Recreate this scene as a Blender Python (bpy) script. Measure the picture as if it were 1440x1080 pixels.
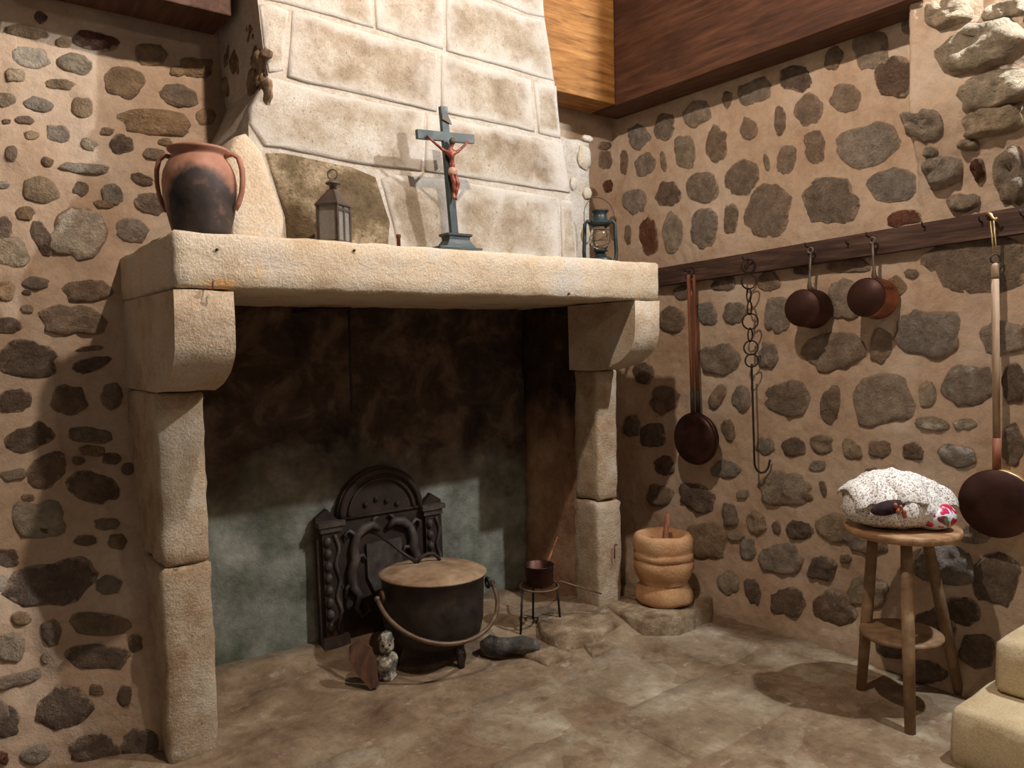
import bpy, bmesh, math, random
import numpy as np
from math import sin, cos, pi, radians, sqrt, exp
from mathutils import Vector, Matrix, noise

# ------------------------------------------------------------------ scene, camera, light
for o in list(bpy.data.objects):
    bpy.data.objects.remove(o)
sc = bpy.context.scene
col = sc.collection
random.seed(7)

FPX = 1080.0                                     # focal length in pixels of a 1440x1080 frame
t_, p_, r_ = radians(53), radians(3), radians(1.2)
fwd = Vector((cos(t_)*cos(p_), sin(t_)*cos(p_), -sin(p_)))
rgt = Vector((sin(t_), -cos(t_), 0)); upv = rgt.cross(fwd)
rgt2 = rgt*cos(r_) - upv*sin(r_); upv2 = rgt*sin(r_) + upv*cos(r_)
CAM = Vector((0, 0, 1.5))
cd = bpy.data.cameras.new('camera'); cam = bpy.data.objects.new('camera', cd); col.objects.link(cam)
cd.sensor_width = 36; cd.lens = FPX/1440*36; cd.clip_start = .02
M = Matrix((rgt2, upv2, -fwd)).transposed().to_4x4(); M.translation = CAM
cam.matrix_world = M
sc.camera = cam

sc.view_settings.view_transform = 'Standard'
sc.view_settings.look = 'None'
sc.view_settings.gamma = 1
sc.view_settings.use_curve_mapping = False
sc.view_settings.exposure = 0.0

w = bpy.data.worlds.new('world'); sc.world = w; w.use_nodes = True
w.node_tree.nodes['Background'].inputs[0].default_value = (1.0, .84, .72, 1)
w.node_tree.nodes['Background'].inputs[1].default_value = .125

def lamp(name, loc, power, color, radius=.03):
    l = bpy.data.lights.new(name, 'POINT'); l.energy = power; l.color = color; l.shadow_soft_size = radius
    o = bpy.data.objects.new(name, l); col.objects.link(o); o.location = loc
    return o
lamp('warm_lamp', (1.27, 1.52, 3.68), 172, (1.0, .82, .68), .03)
lamp('cool_lamp', (3.29, .55, 3.75), 345, (.93, .97, 1.0), .035)
lamp('fill_light', (1.6, -.6, 3.2), 25, (1.0, .84, .66), .05)  # weak fill added behind the camera, not a known lamp

def ray(u, v):
    return rgt2*((u-720)/FPX) + upv2*(-(v-540)/FPX) + fwd
def onX(u, v, X): d = ray(u, v); return CAM + d*((X-CAM.x)/d.x)
def onY(u, v, Y): d = ray(u, v); return CAM + d*((Y-CAM.y)/d.y)
def onZ(u, v, Z): d = ray(u, v); return CAM + d*((Z-CAM.z)/d.z)
HY0, HSL = 2.85, .10                               # the leaning front of the hood: Y = HY0 + HSL*(z-1.9)
def onHood(u, v):
    d = ray(u, v); t = (HY0 + HSL*(CAM.z-1.9) - CAM.y)/(d.y - HSL*d.z); return CAM + d*t

# ------------------------------------------------------------------ materials
def lin(c):
    return tuple(((x/255)/12.92 if x/255 <= .04045 else ((x/255+.055)/1.055)**2.4) for x in c)
def rgba(c): return (c[0], c[1], c[2], 1)
class N:
    def __init__(s, name):
        s.m = bpy.data.materials.new(name); s.m.use_nodes = True; s.t = s.m.node_tree
        s.b = s.t.nodes['Principled BSDF']; s.co = s.t.nodes.new('ShaderNodeTexCoord').outputs['Object']
    def n(s, ty, **k):
        o = s.t.nodes.new(ty)
        for a, b in k.items(): setattr(o, a, b)
        return o
    def l(s, a, b): s.t.links.new(a, b)
    def noise(s, scale, detail=5, rough=.6, stretch=None, dist=0):
        o = s.n('ShaderNodeTexNoise'); o.inputs['Scale'].default_value = scale
        o.inputs['Detail'].default_value = detail; o.inputs['Roughness'].default_value = rough
        o.inputs['Distortion'].default_value = dist
        if stretch:
            mp = s.n('ShaderNodeMapping'); mp.inputs['Scale'].default_value = stretch
            s.l(s.co, mp.inputs[0]); s.l(mp.outputs[0], o.inputs['Vector'])
        else: s.l(s.co, o.inputs['Vector'])
        return o.outputs['Fac']
    def ramp(s, fac, stops):
        o = s.n('ShaderNodeValToRGB'); e = o.color_ramp.elements
        while len(e) < len(stops): e.new(.5)
        for k, (p, c) in enumerate(stops):
            e[k].position = p; e[k].color = rgba(c) if not isinstance(c, (int, float)) else (c, c, c, 1)
        s.l(fac, o.inputs[0]); return o.outputs[0]
    def mix(s, fac, a, b, mode='MIX'):
        o = s.n('ShaderNodeMix', data_type='RGBA', blend_type=mode)
        for sock, v in ((o.inputs[0], fac), (o.inputs[6], a), (o.inputs[7], b)):
            if isinstance(v, (int, float)): sock.default_value = v
            elif isinstance(v, tuple): sock.default_value = rgba(v)
            else: s.l(v, sock)
        return o.outputs[2]
    def math(s, op, a, b=0.0):
        o = s.n('ShaderNodeMath', operation=op)
        for sock, v in ((o.inputs[0], a), (o.inputs[1], b)):
            if isinstance(v, (int, float)): sock.default_value = v
            else: s.l(v, sock)
        return o.outputs[0]
    def bump(s, h, strength, dist=.01):
        o = s.n('ShaderNodeBump'); o.inputs['Strength'].default_value = strength; o.inputs['Distance'].default_value = dist
        s.l(h, o.inputs['Height']); s.l(o.outputs[0], s.b.inputs['Normal'])
    def done(s, color, rough=.9, metal=0, spec=.25):
        if isinstance(color, tuple): s.b.inputs['Base Color'].default_value = rgba(color)
        else: s.l(color, s.b.inputs['Base Color'])
        s.b.inputs['Roughness'].default_value = rough; s.b.inputs['Metallic'].default_value = metal
        s.b.inputs['Specular IOR Level'].default_value = spec
        return s.m

def stone_mat(name, stops, scale=6, grain=140, bump=.5, speck=None, rough=.92, bdist=.006):
    n = N(name); c = n.ramp(n.noise(scale, 6, .65), stops)
    g = n.noise(grain, 4, .7)
    c = n.mix(.55, c, n.ramp(g, [(.3, .45), (.62, 1.0)]), 'MULTIPLY')
    if speck:
        c = n.mix(n.ramp(n.noise(speck[1], 3, .6), [(speck[2], 0.0), (speck[2]+.08, 1.0)]), c, speck[0])
    h = n.math('ADD', g, n.math('MULTIPLY', n.noise(grain*.28, 5, .7), 1.6))
    n.bump(h, bump, bdist)
    return n.done(c, rough)
MORT_A, MORT_B = lin((198, 174, 150)), lin((214, 197, 178))
def mortar_nodes(n):
    c = n.ramp(n.noise(2.2, 6, .6), [(.3, lin((178, 150, 124))), (.5, MORT_A), (.72, MORT_B)])
    return n.mix(.5, c, n.ramp(n.noise(34, 5, .7), [(.25, .62), (.6, 1.0)]), 'MULTIPLY')
n = N('lime_mortar'); c = mortar_nodes(n)
n.bump(n.math('ADD', n.math('MULTIPLY', n.noise(18, 5, .6), 1.5), n.math('MULTIPLY', n.noise(110, 4, .7), .5)), .5, .012)
mat_mortar = n.done(c, .95, spec=.1)
n = N('rubble_stone')                               # the stone's own colour, smeared with mortar at its rim
oi = n.n('ShaderNodeObjectInfo'); at = n.n('ShaderNodeAttribute', attribute_name='rim')
g1 = n.noise(17, 7, .72); g2 = n.noise(95, 4, .75)
c = n.mix(.85, oi.outputs['Color'], n.ramp(g1, [(.28, .5), (.5, 1.0), (.7, 1.6)]), 'MULTIPLY')
c = n.mix(n.ramp(g2, [(.56, 0.0), (.74, .45)]), c, lin((196, 180, 156)))
c = n.mix(n.ramp(g2, [(.28, .5), (.40, 0.0)]), c, lin((58, 47, 39)))
mc = mortar_nodes(n)
sm2 = n.math('MULTIPLY', n.math('SUBTRACT', n.math('ADD', at.outputs['Fac'], n.math('MULTIPLY', n.noise(30, 5, .65), 1.7)), 1.42), 4.0)
cl = n.n('ShaderNodeClamp'); n.l(sm2, cl.inputs[0])
c = n.mix(cl.outputs[0], c, mc)
n.bump(n.math('ADD', n.math('MULTIPLY', g1, 2.2), g2), 1.0, .02)
mat_rubble = n.done(c, .93, spec=.15)

mat_mantel = stone_mat('bush_hammered_limestone', [(.3, lin((196, 170, 138))), (.5, lin((222, 204, 178))), (.68, lin((216, 208, 196)))], 3.5, 120, .8, (lin((225, 178, 120)), 6, .66))
mat_corbel = stone_mat('corbel_limestone', [(.3, lin((170, 145, 118))), (.5, lin((202, 182, 156))), (.7, lin((210, 200, 186)))], 5, 110, .9)
mat_side = stone_mat('ochre_limestone', [(.3, lin((150, 116, 84))), (.5, lin((178, 142, 106))), (.7, lin((196, 162, 124)))], 5, 110, .7)
mat_jamb = stone_mat('jamb_limestone', [(.3, lin((158, 128, 98))), (.48, lin((190, 168, 140))), (.7, lin((210, 198, 178)))], 6, 120, .9, (lin((120, 96, 72)), 40, .68))
mat_hood = stone_mat('hood_granite', [(.28, lin((150, 130, 104))), (.45, lin((196, 182, 160))), (.62, lin((214, 208, 196))), (.75, lin((222, 220, 214)))], 4.2, 130, .5, (lin((118, 104, 84)), 120, .62))
n = N('limewashed_granite')                         # whitewash left along the joints, bare granite in the middle of each block
at = n.n('ShaderNodeAttribute', attribute_name='rim')
c = n.ramp(n.noise(5, 6, .65), [(.3, lin((128, 112, 92))), (.48, lin((164, 151, 132))), (.62, lin((188, 180, 167))), (.74, lin((206, 203, 197)))])
g = n.noise(130, 4, .7)
c = n.mix(.55, c, n.ramp(g, [(.3, .5), (.6, 1.05)]), 'MULTIPLY')
c = n.mix(n.ramp(n.noise(75, 3, .6), [(.62, 0.0), (.70, .7)]), c, lin((104, 92, 76)))
cl = n.n('ShaderNodeClamp'); n.l(n.math('MULTIPLY', n.math('SUBTRACT', n.math('ADD', at.outputs['Fac'], n.math('MULTIPLY', n.noise(7, 6, .65), 2.0)), 1.30), 1.7), cl.inputs[0])
c = n.mix(n.math('MULTIPLY', cl.outputs[0], .75), c, lin((199, 194, 187)))
n.bump(n.math('ADD', g, n.math('MULTIPLY', n.noise(36, 5, .7), 1.6)), .6, .006)
mat_hoodb = n.done(c, .92)
mat_moss = stone_mat('mossy_granite', [(.30, lin((74, 62, 46))), (.5, lin((116, 100, 76))), (.68, lin((190, 172, 144)))], 5, 90, 1.0, (lin((92, 84, 50)), 50, .6))
mat_pointing = stone_mat('white_pointing', [(.3, lin((174, 160, 142))), (.65, lin((200, 193, 183)))], 8, 90, .5)
mat_step = stone_mat('step_limestone', [(.3, lin((196, 172, 132))), (.55, lin((216, 200, 166))), (.72, lin((226, 214, 188)))], 4, 150, .3)
mat_brown = stone_mat('brown_rubble', [(.3, lin((84, 68, 54))), (.5, lin((126, 105, 84))), (.7, lin((176, 150, 118)))], 12, 60, 1.2)
mat_rock = stone_mat('hearth_rock', [(.3, lin((104, 84, 64))), (.5, lin((150, 128, 102))), (.7, lin((192, 176, 150)))], 9, 90, .8)
# sooty hearth plaster, with unlit brown above and paler lit base painted in
n = N('shaded_sooty_plaster')
pos = n.n('ShaderNodeSeparateXYZ'); n.l(n.co, pos.inputs[0])
base = n.ramp(n.noise(5, 6, .65), [(.3, lin((92, 92, 82))), (.5, lin((140, 142, 130))), (.72, lin((178, 178, 164)))])
base = n.mix(n.ramp(n.noise(3.1, 4, .6), [(.5, 0.0), (.66, .8)]), base, lin((84, 92, 70)))
soot_shade = n.ramp(n.noise(4.5, 6, .65, dist=.4), [(.3, lin((44, 37, 34))), (.5, lin((78, 65, 57))), (.66, lin((118, 99, 84))), (.8, lin((150, 118, 92)))])
hz = n.math('ADD', n.math('MULTIPLY', n.math('SUBTRACT', pos.outputs['Z'], .66), 3.2), n.math('MULTIPLY', n.math('SUBTRACT', n.noise(3.5, 5, .6), .5), 2.2))
cl = n.n('ShaderNodeClamp'); n.l(hz, cl.inputs[0])
n.bump(n.math('ADD', n.noise(60, 5, .7), n.math('MULTIPLY', n.noise(14, 5, .6), 2.0)), .5, .012)
mat_soot_shade = n.done(n.mix(cl.outputs[0], base, soot_shade), .95, spec=.1)
# the inner cheek: reddish limestone, sooty, mantel's shade painted in towards the top
n = N('shaded_sooty_cheek')
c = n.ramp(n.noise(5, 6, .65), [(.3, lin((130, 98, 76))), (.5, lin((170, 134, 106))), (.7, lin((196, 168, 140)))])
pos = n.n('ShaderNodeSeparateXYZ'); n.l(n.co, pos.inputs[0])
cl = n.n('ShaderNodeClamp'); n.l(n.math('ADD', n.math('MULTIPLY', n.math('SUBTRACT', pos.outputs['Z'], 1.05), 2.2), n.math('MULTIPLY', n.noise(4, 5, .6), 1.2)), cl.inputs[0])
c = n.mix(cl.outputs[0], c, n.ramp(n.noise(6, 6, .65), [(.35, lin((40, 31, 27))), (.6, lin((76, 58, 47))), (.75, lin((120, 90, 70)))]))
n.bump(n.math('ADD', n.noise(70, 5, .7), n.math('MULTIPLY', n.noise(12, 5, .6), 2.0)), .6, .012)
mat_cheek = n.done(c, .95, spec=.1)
# floor
def floor_mat(name, stops, stain):
    n = N(name)
    c = n.ramp(n.noise(3.0, 7, .68, dist=.3), stops)
    c = n.mix(.6, c, n.ramp(n.noise(24, 6, .72), [(.3, .55), (.6, 1.05)]), 'MULTIPLY')
    c = n.mix(n.ramp(n.noise(7, 5, .7), [(.55, 0.0), (.72, stain)]), c, lin((104, 74, 50)))
    c = n.mix(n.ramp(n.noise(9, 5, .7, (1, 1.6, 1)), [(.60, 0.0), (.74, .6)]), c, lin((196, 188, 172)))
    c = n.mix(n.ramp(n.noise(150, 3, .6), [(.70, 0.0), (.76, .8)]), c, lin((225, 214, 196)))
    n.bump(n.math('ADD', n.math('MULTIPLY', n.noise(16, 6, .65), 2.0), n.math('MULTIPLY', n.noise(90, 5, .7), .8)), .55, .012)
    return n.done(c, .85, spec=.25)
mat_dirt = floor_mat('hearth_dirt', [(.3, lin((100, 78, 58))), (.5, lin((140, 118, 94))), (.7, lin((176, 158, 132)))], .6)
mat_slab = floor_mat('worn_flagstone', [(.3, lin((118, 98, 76))), (.5, lin((152, 134, 110))), (.7, lin((186, 174, 152)))], .45)

def wood_mat(name, dark, mid, light, grain=(1.5, 14, 14), rough=.6, bump=.25, scale=3):
    n = N(name); f = n.noise(scale, 8, .62, grain, .5)
    c = n.ramp(f, [(.3, lin(dark)), (.5, lin(mid)), (.72, lin(light))])
    c = n.mix(n.ramp(n.noise(2.5, 4, .6), [(.5, 0.0), (.7, .55)]), c, lin(dark))
    n.bump(f, bump, .01)
    return n.done(c, rough, spec=.3)
mat_beam_x = wood_mat('golden_oak', (96, 60, 28), (158, 108, 56), (192, 140, 80), (1.2, 12, 12))
mat_beam_y = wood_mat('red_oak', (58, 38, 28), (86, 56, 41), (110, 74, 55), (12, 1.2, 12))
mat_rail = wood_mat('dark_rail_wood', (46, 33, 27), (76, 55, 46), (108, 84, 74), (14, 1.2, 14))
mat_handle = wood_mat('brown_handle_wood', (92, 54, 38), (136, 84, 60), (160, 108, 82), (10, 10, 1.0))
mat_pole = wood_mat('pale_handle_wood', (112, 88, 68), (156, 130, 106), (184, 160, 134), (10, 10, 1.0))
mat_stool = wood_mat('stool_oak', (92, 70, 50), (138, 112, 84), (170, 142, 110), (3, 3, 3), .55)
mat_seat = wood_mat('stool_seat_oak', (110, 80, 54), (160, 124, 90), (196, 164, 128), (10, 2, 10), .45)
mat_ceil = wood_mat('ceiling_boards', (22, 17, 14), (38, 28, 22), (56, 42, 32), (1.2, 12, 12))
mat_char = stone_mat('charred_wood', [(.3, lin((44, 40, 37))), (.5, lin((84, 80, 74))), (.7, lin((132, 128, 118)))], 10, 60, 1.2)
mat_plank = wood_mat('sooty_board', (46, 30, 22), (84, 58, 44), (116, 84, 64), (6, 6, 2))

def metal_mat(name, stops, scale=8, rough=.5, metal=.9, bump=.15):
    n = N(name); f = n.noise(scale, 6, .65)
    n.bump(n.noise(70, 4, .6), bump, .004)
    m = n.done(n.ramp(f, stops), rough, metal, .4)
    n.l(n.ramp(n.noise(scale*2, 4, .6), [(.3, max(.1, rough-.15)), (.7, min(1, rough+.2))]), n.b.inputs['Roughness'])
    return m
mat_iron = metal_mat('black_iron', [(.3, lin((40, 34, 32))), (.6, lin((66, 56, 50))), (.8, lin((92, 74, 60)))], 12, .6, .5)
mat_cast = metal_mat('cast_iron', [(.3, lin((38, 30, 26))), (.55, lin((64, 50, 42))), (.75, lin((104, 74, 50)))], 9, .75, .25, .4)
mat_lid = metal_mat('rusty_lid', [(.3, lin((116, 88, 64))), (.5, lin((150, 124, 96))), (.72, lin((178, 156, 128)))], 10, .8, .1, .4)
mat_bail = metal_mat('worn_iron', [(.3, lin((84, 66, 52))), (.6, lin((124, 102, 82))), (.8, lin((158, 136, 112)))], 14, .5, .45)
mat_copper = metal_mat('polished_copper', [(.3, lin((120, 76, 56))), (.55, lin((162, 106, 80))), (.75, lin((198, 144, 114)))], 7, .33, .92)
mat_copperd = metal_mat('dark_copper_base', [(.3, lin((48, 29, 24))), (.55, lin((68, 41, 33))), (.75, lin((96, 60, 47)))], 5, .55, .6)
mat_copperb = metal_mat('tarnished_copper', [(.3, lin((52, 34, 30))), (.55, lin((78, 52, 46))), (.75, lin((112, 78, 68)))], 6, .42, .8)
mat_steel = metal_mat('old_steel', [(.3, lin((96, 90, 84))), (.6, lin((140, 132, 122))), (.8, lin((180, 170, 158)))], 9, .45, .8)
mat_brass = metal_mat('old_brass', [(.3, lin((168, 130, 84))), (.6, lin((208, 174, 122))), (.8, lin((230, 204, 160)))], 9, .4, .8)
mat_tin = metal_mat('brown_tin', [(.3, lin((66, 56, 50))), (.6, lin((98, 86, 76))), (.8, lin((130, 116, 102)))], 16, .55, .5)
mat_green = metal_mat('dark_green_enamel', [(.3, lin((34, 42, 42))), (.6, lin((52, 64, 64))), (.8, lin((92, 92, 84)))], 14, .4, .3)
mat_cross = metal_mat('dark_green_painted_wood', [(.3, lin((46, 54, 56))), (.6, lin((66, 78, 80))), (.8, lin((84, 94, 94)))], 10, .5, .05)
mat_rust = metal_mat('rusty_iron', [(.3, lin((70, 34, 26))), (.6, lin((116, 60, 42))), (.8, lin((150, 90, 60)))], 20, .8, .1)
n = N('red_carved_figure'); mat_fig = n.done(n.ramp(n.noise(60, 4, .6), [(.35, lin((84, 38, 32))), (.55, lin((126, 62, 50))), (.72, lin((190, 140, 116)))]), .5)
n = N('pale_flesh_paint'); mat_flesh = n.done(n.ramp(n.noise(60, 4, .6), [(.35, lin((150, 110, 92))), (.65, lin((196, 164, 144)))]), .5)
n = N('lantern_glass'); n.done((.95, .95, .93), .05); n.b.inputs['Transmission Weight'].default_value = 1; n.b.inputs['IOR'].default_value = 1.45; mat_glass = n.m
n = N('dusty_pane'); n.done((.62, .62, .58), .25); n.b.inputs['Transmission Weight'].default_value = .75; mat_pane = n.m
mat_mortarpot = stone_mat('orange_sandstone', [(.3, lin((176, 128, 88))), (.5, lin((202, 156, 112))), (.7, lin((218, 180, 138)))], 5, 130, .6)
mat_bust = stone_mat('ashy_cast_bust', [(.38, lin((64, 56, 56))), (.48, lin((130, 120, 108))), (.58, lin((206, 198, 174)))], 22, 70, .8)
mat_beast = metal_mat('grey_cast_relief', [(.3, lin((58, 50, 46))), (.55, lin((92, 82, 76))), (.75, lin((126, 112, 100)))], 12, .6, .3, .3)
# terracotta jar: fire-blackened over the belly that faced the fire
n = N('smoked_terracotta')
tc = n.ramp(n.noise(9, 5, .6), [(.3, lin((132, 88, 70))), (.55, lin((162, 116, 96))), (.75, lin((188, 146, 126)))])
pos = n.n('ShaderNodeSeparateXYZ'); n.l(n.co, pos.inputs[0])
dx = n.math('SUBTRACT', n.math('SUBTRACT', n.math('MULTIPLY', pos.outputs['X'], .8), n.math('MULTIPLY', pos.outputs['Y'], .6)), .028)
dz = n.math('SUBTRACT', pos.outputs['Z'], .075)
fr_ = n.math('MULTIPLY', n.math('ADD', n.math('MULTIPLY', pos.outputs['X'], .6), n.math('MULTIPLY', pos.outputs['Y'], .8)), 1.0)
rr = n.math('SQRT', n.math('ADD', n.math('MULTIPLY', dx, dx), n.math('MULTIPLY', n.math('MULTIPLY', dz, dz), .62)))
rr = n.math('ADD', rr, n.math('MULTIPLY', n.math('MAXIMUM', fr_, 0.0), .6))
k = n.math('ADD', rr, n.math('MULTIPLY', n.math('SUBTRACT', n.noise(14, 4, .6), .5), .07))
bl = n.ramp(k, [(.098, 1.0), (.128, 0.0)])
dk = n.ramp(n.noise(12, 5, .6), [(.35, lin((38, 33, 32))), (.6, lin((66, 56, 52))), (.75, lin((124, 92, 78)))])
n.bump(n.noise(50, 4, .6), .15, .004)
mat_jar = n.done(n.mix(bl, tc, dk), .6, spec=.35)
n = N('terracotta'); mat_terra = n.done(n.ramp(n.noise(9, 5, .6), [(.3, lin((132, 88, 70))), (.55, lin((162, 116, 96))), (.75, lin((188, 146, 126)))]), .7)
# fabrics
n = N('speckled_cotton')
v = n.n('ShaderNodeTexVoronoi', feature='F1'); v.inputs['Scale'].default_value = 150; n.l(n.co, v.inputs['Vector'])
c = n.mix(n.ramp(v.outputs['Distance'], [(.22, 1.0), (.36, 0.0)]), lin((232, 229, 224)), lin((78, 66, 60)))
c = n.mix(n.ramp(n.noise(110, 2, .5), [(.56, 0.0), (.62, .7)]), c, lin((120, 96, 84)))
n.bump(n.noise(30, 4, .6), .35, .01); mat_speck = n.done(c, .9, spec=.1)
n = N('floral_satin')
v = n.n('ShaderNodeTexVoronoi', feature='F1'); v.inputs['Scale'].default_value = 16; n.l(n.co, v.inputs['Vector'])
c = n.ramp(n.noise(20, 1, .4, dist=1.2), [(.40, lin((186, 24, 60))), (.45, lin((200, 50, 110))), (.485, lin((220, 226, 232))), (.60, lin((200, 212, 220))), (.63, lin((96, 120, 88))), (.70, lin((110, 30, 50)))])
mat_floral = n.done(c, .3, spec=.6)
n = N('dark_navy_cloth'); mat_navy = n.done(n.ramp(n.noise(40, 3, .5), [(.3, lin((20, 20, 28))), (.7, lin((40, 38, 50)))]), .8)
n = N('dark_opening'); mat_open = n.done(n.ramp(n.noise(40, 3, .5), [(.3, lin((30, 22, 26))), (.7, lin((66, 50, 52)))]), .9)
n = N('glossy_brown_bead'); mat_bead = n.done(n.ramp(n.noise(60, 3, .5), [(.3, lin((120, 52, 32))), (.7, lin((176, 104, 72)))]), .25, spec=.6)
n = N('straw_string'); mat_string = n.done(n.ramp(n.noise(60, 3, .5), [(.3, lin((170, 146, 96))), (.7, lin((206, 184, 132)))]), .8)
n = N('wax'); mat_wax = n.done(n.ramp(n.noise(30, 3, .5), [(.3, lin((176, 160, 130))), (.7, lin((206, 192, 160)))]), .5)

# ------------------------------------------------------------------ mesh helpers
WL = {}                                             # world location of each object's origin
class MB:
    def __init__(s): s.v = []; s.f = []; s.sm = []
    def add(s, vs, fs, smooth=True):
        o = len(s.v); s.v += [tuple(x) for x in vs]
        for f in fs: s.f.append(tuple(i+o for i in f)); s.sm.append(smooth)
    def prism(s, pts, vec, smooth=False):
        k = len(pts); vec = Vector(vec)
        vs = [Vector(p) for p in pts] + [Vector(p)+vec for p in pts]
        s.add(vs, [tuple(range(k))[::-1], tuple(range(k, 2*k))] + [(i, (i+1) % k, k+(i+1) % k, k+i) for i in range(k)], smooth)
    def box(s, a, b, bev=0.0):
        (x0, y0, z0), (x1, y1, z1) = a, b
        if bev <= 0:
            s.add([(x0,y0,z0),(x1,y0,z0),(x1,y1,z0),(x0,y1,z0),(x0,y0,z1),(x1,y0,z1),(x1,y1,z1),(x0,y1,z1)],
                  [(3,2,1,0),(4,5,6,7),(0,1,5,4),(1,2,6,5),(2,3,7,6),(3,0,4,7)], False); return
        bm = bmesh.new(); bmesh.ops.create_cube(bm, size=1)
        for v in bm.verts: v.co = Vector(((x0+x1)/2+v.co.x*(x1-x0), (y0+y1)/2+v.co.y*(y1-y0), (z0+z1)/2+v.co.z*(z1-z0)))
        bmesh.ops.bevel(bm, geom=list(bm.edges), offset=bev, segments=2, profile=.6, affect='EDGES')
        s.bm(bm); bm.free()
    def bm(s, bm, smooth=False):
        bm.verts.index_update(); s.add([v.co for v in bm.verts], [tuple(v.index for v in f.verts) for f in bm.faces], smooth)
    def lathe(s, prof, c=(0, 0, 0), seg=24, axis=(0, 0, 1), closed=False, sx=1, sy=1):
        q = Vector((0, 0, 1)).rotation_difference(Vector(axis)).to_matrix(); c = Vector(c)
        k = len(prof); vs = []
        for r, z in prof:
            for i in range(seg):
                a = 2*pi*i/seg; vs.append(c + q @ Vector((r*cos(a)*sx, r*sin(a)*sy, z)))
        fs = [(j*seg+i, j*seg+(i+1) % seg, (j+1)*seg+(i+1) % seg, (j+1)*seg+i) for j in range(k-1) for i in range(seg)]
        if prof[0][0] > 1e-6 and not closed: fs.append(tuple(range(seg))[::-1])
        if prof[-1][0] > 1e-6 and not closed: fs.append(tuple((k-1)*seg+i for i in range(seg)))
        if closed: fs += [((k-1)*seg+i, (k-1)*seg+(i+1) % seg, (i+1) % seg, i) for i in range(seg)]
        s.add(vs, fs)
    def tube(s, pts, rad, seg=8, closed=False, flat=1.0):
        pts = [Vector(p) for p in pts]; k = len(pts)
        rad = rad if isinstance(rad, (list, tuple)) else [rad]*k
        vs = []; nrm = None
        for i, p in enumerate(pts):
            d = (pts[(i+1) % k]-pts[i-1]) if closed else (pts[min(i+1, k-1)]-pts[max(i-1, 0)])
            d.normalize()
            if nrm is None:
                nrm = d.orthogonal().normalized()
            nrm = (nrm - d*nrm.dot(d)).normalized(); bn = d.cross(nrm)
            for j in range(seg):
                a = 2*pi*j/seg; vs.append(p + nrm*cos(a)*rad[i] + bn*sin(a)*rad[i]*flat)
        fs = [(i*seg+j, i*seg+(j+1) % seg, ((i+1) % k)*seg+(j+1) % seg, ((i+1) % k)*seg+j) for i in range(k if closed else k-1) for j in range(seg)]
        if not closed: fs += [tuple(range(seg))[::-1], tuple((k-1)*seg+j for j in range(seg))]
        s.add(vs, fs)
    def ring(s, c, R, r, u, v, seg=20, tseg=7, ry=1.0):
        u, v, c = Vector(u).normalized(), Vector(v).normalized(), Vector(c)
        s.tube([c+u*R*cos(2*pi*i/seg)+v*R*ry*sin(2*pi*i/seg) for i in range(seg)], r, tseg, True)
    def ball(s, c, r, seg=12, rings=8):
        r = r if isinstance(r, (tuple, list)) else (r, r, r)
        vs = [(c[0], c[1], c[2]-r[2])]
        for j in range(1, rings):
            t = pi*j/rings
            for i in range(seg): vs.append((c[0]+r[0]*sin(t)*cos(2*pi*i/seg), c[1]+r[1]*sin(t)*sin(2*pi*i/seg), c[2]-r[2]*cos(t)))
        vs.append((c[0], c[1], c[2]+r[2])); L = len(vs)-1
        fs = [(0, 1+(i+1) % seg, 1+i) for i in range(seg)] + [(L, L-seg+i, L-seg+(i+1) % seg) for i in range(seg)]
        fs += [(1+j*seg+i, 1+j*seg+(i+1) % seg, 1+(j+1)*seg+(i+1) % seg, 1+(j+1)*seg+i) for j in range(rings-2) for i in range(seg)]
        s.add(vs, fs)
    def rough(s, amp, sc=8.0, seed=0, axes=(1, 1, 1)):
        s.v = [(x+axes[0]*amp*noise.noise((x*sc+seed, y*sc, z*sc)), y+axes[1]*amp*noise.noise((x*sc, y*sc+seed+9, z*sc)), z+axes[2]*amp*noise.noise((x*sc, y*sc, z*sc+seed+17))) for x, y, z in s.v]
        return s
    def build(s, name, mat, parent=None, loc=None):
        base = WL[parent] if parent is not None else (Vector(loc) if loc is not None else Vector((0, 0, 0)))
        me = bpy.data.meshes.new(name)
        me.from_pydata([(x-base.x, y-base.y, z-base.z) for x, y, z in s.v], [], s.f); me.update()
        me.polygons.foreach_set('use_smooth', s.sm); me.materials.append(mat)
        bm = bmesh.new(); bm.from_mesh(me); bmesh.ops.recalc_face_normals(bm, faces=bm.faces); bm.to_mesh(me); bm.free()
        o = bpy.data.objects.new(name, me); col.objects.link(o)
        if parent is not None: o.parent = parent
        else: o.location = base
        WL[o] = base
        return o
def thing(name, label, cat, loc):
    o = bpy.data.objects.new(name, None); col.objects.link(o); o.location = loc; o.empty_display_size = .05
    o['label'] = label; o['category'] = cat; WL[o] = Vector(loc); return o
def tag(o, label, cat, group=None):
    o['label'] = label; o['category'] = cat
    if group: o['group'] = group
    return o
def structure(o): o['kind'] = 'structure'; return o
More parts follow.
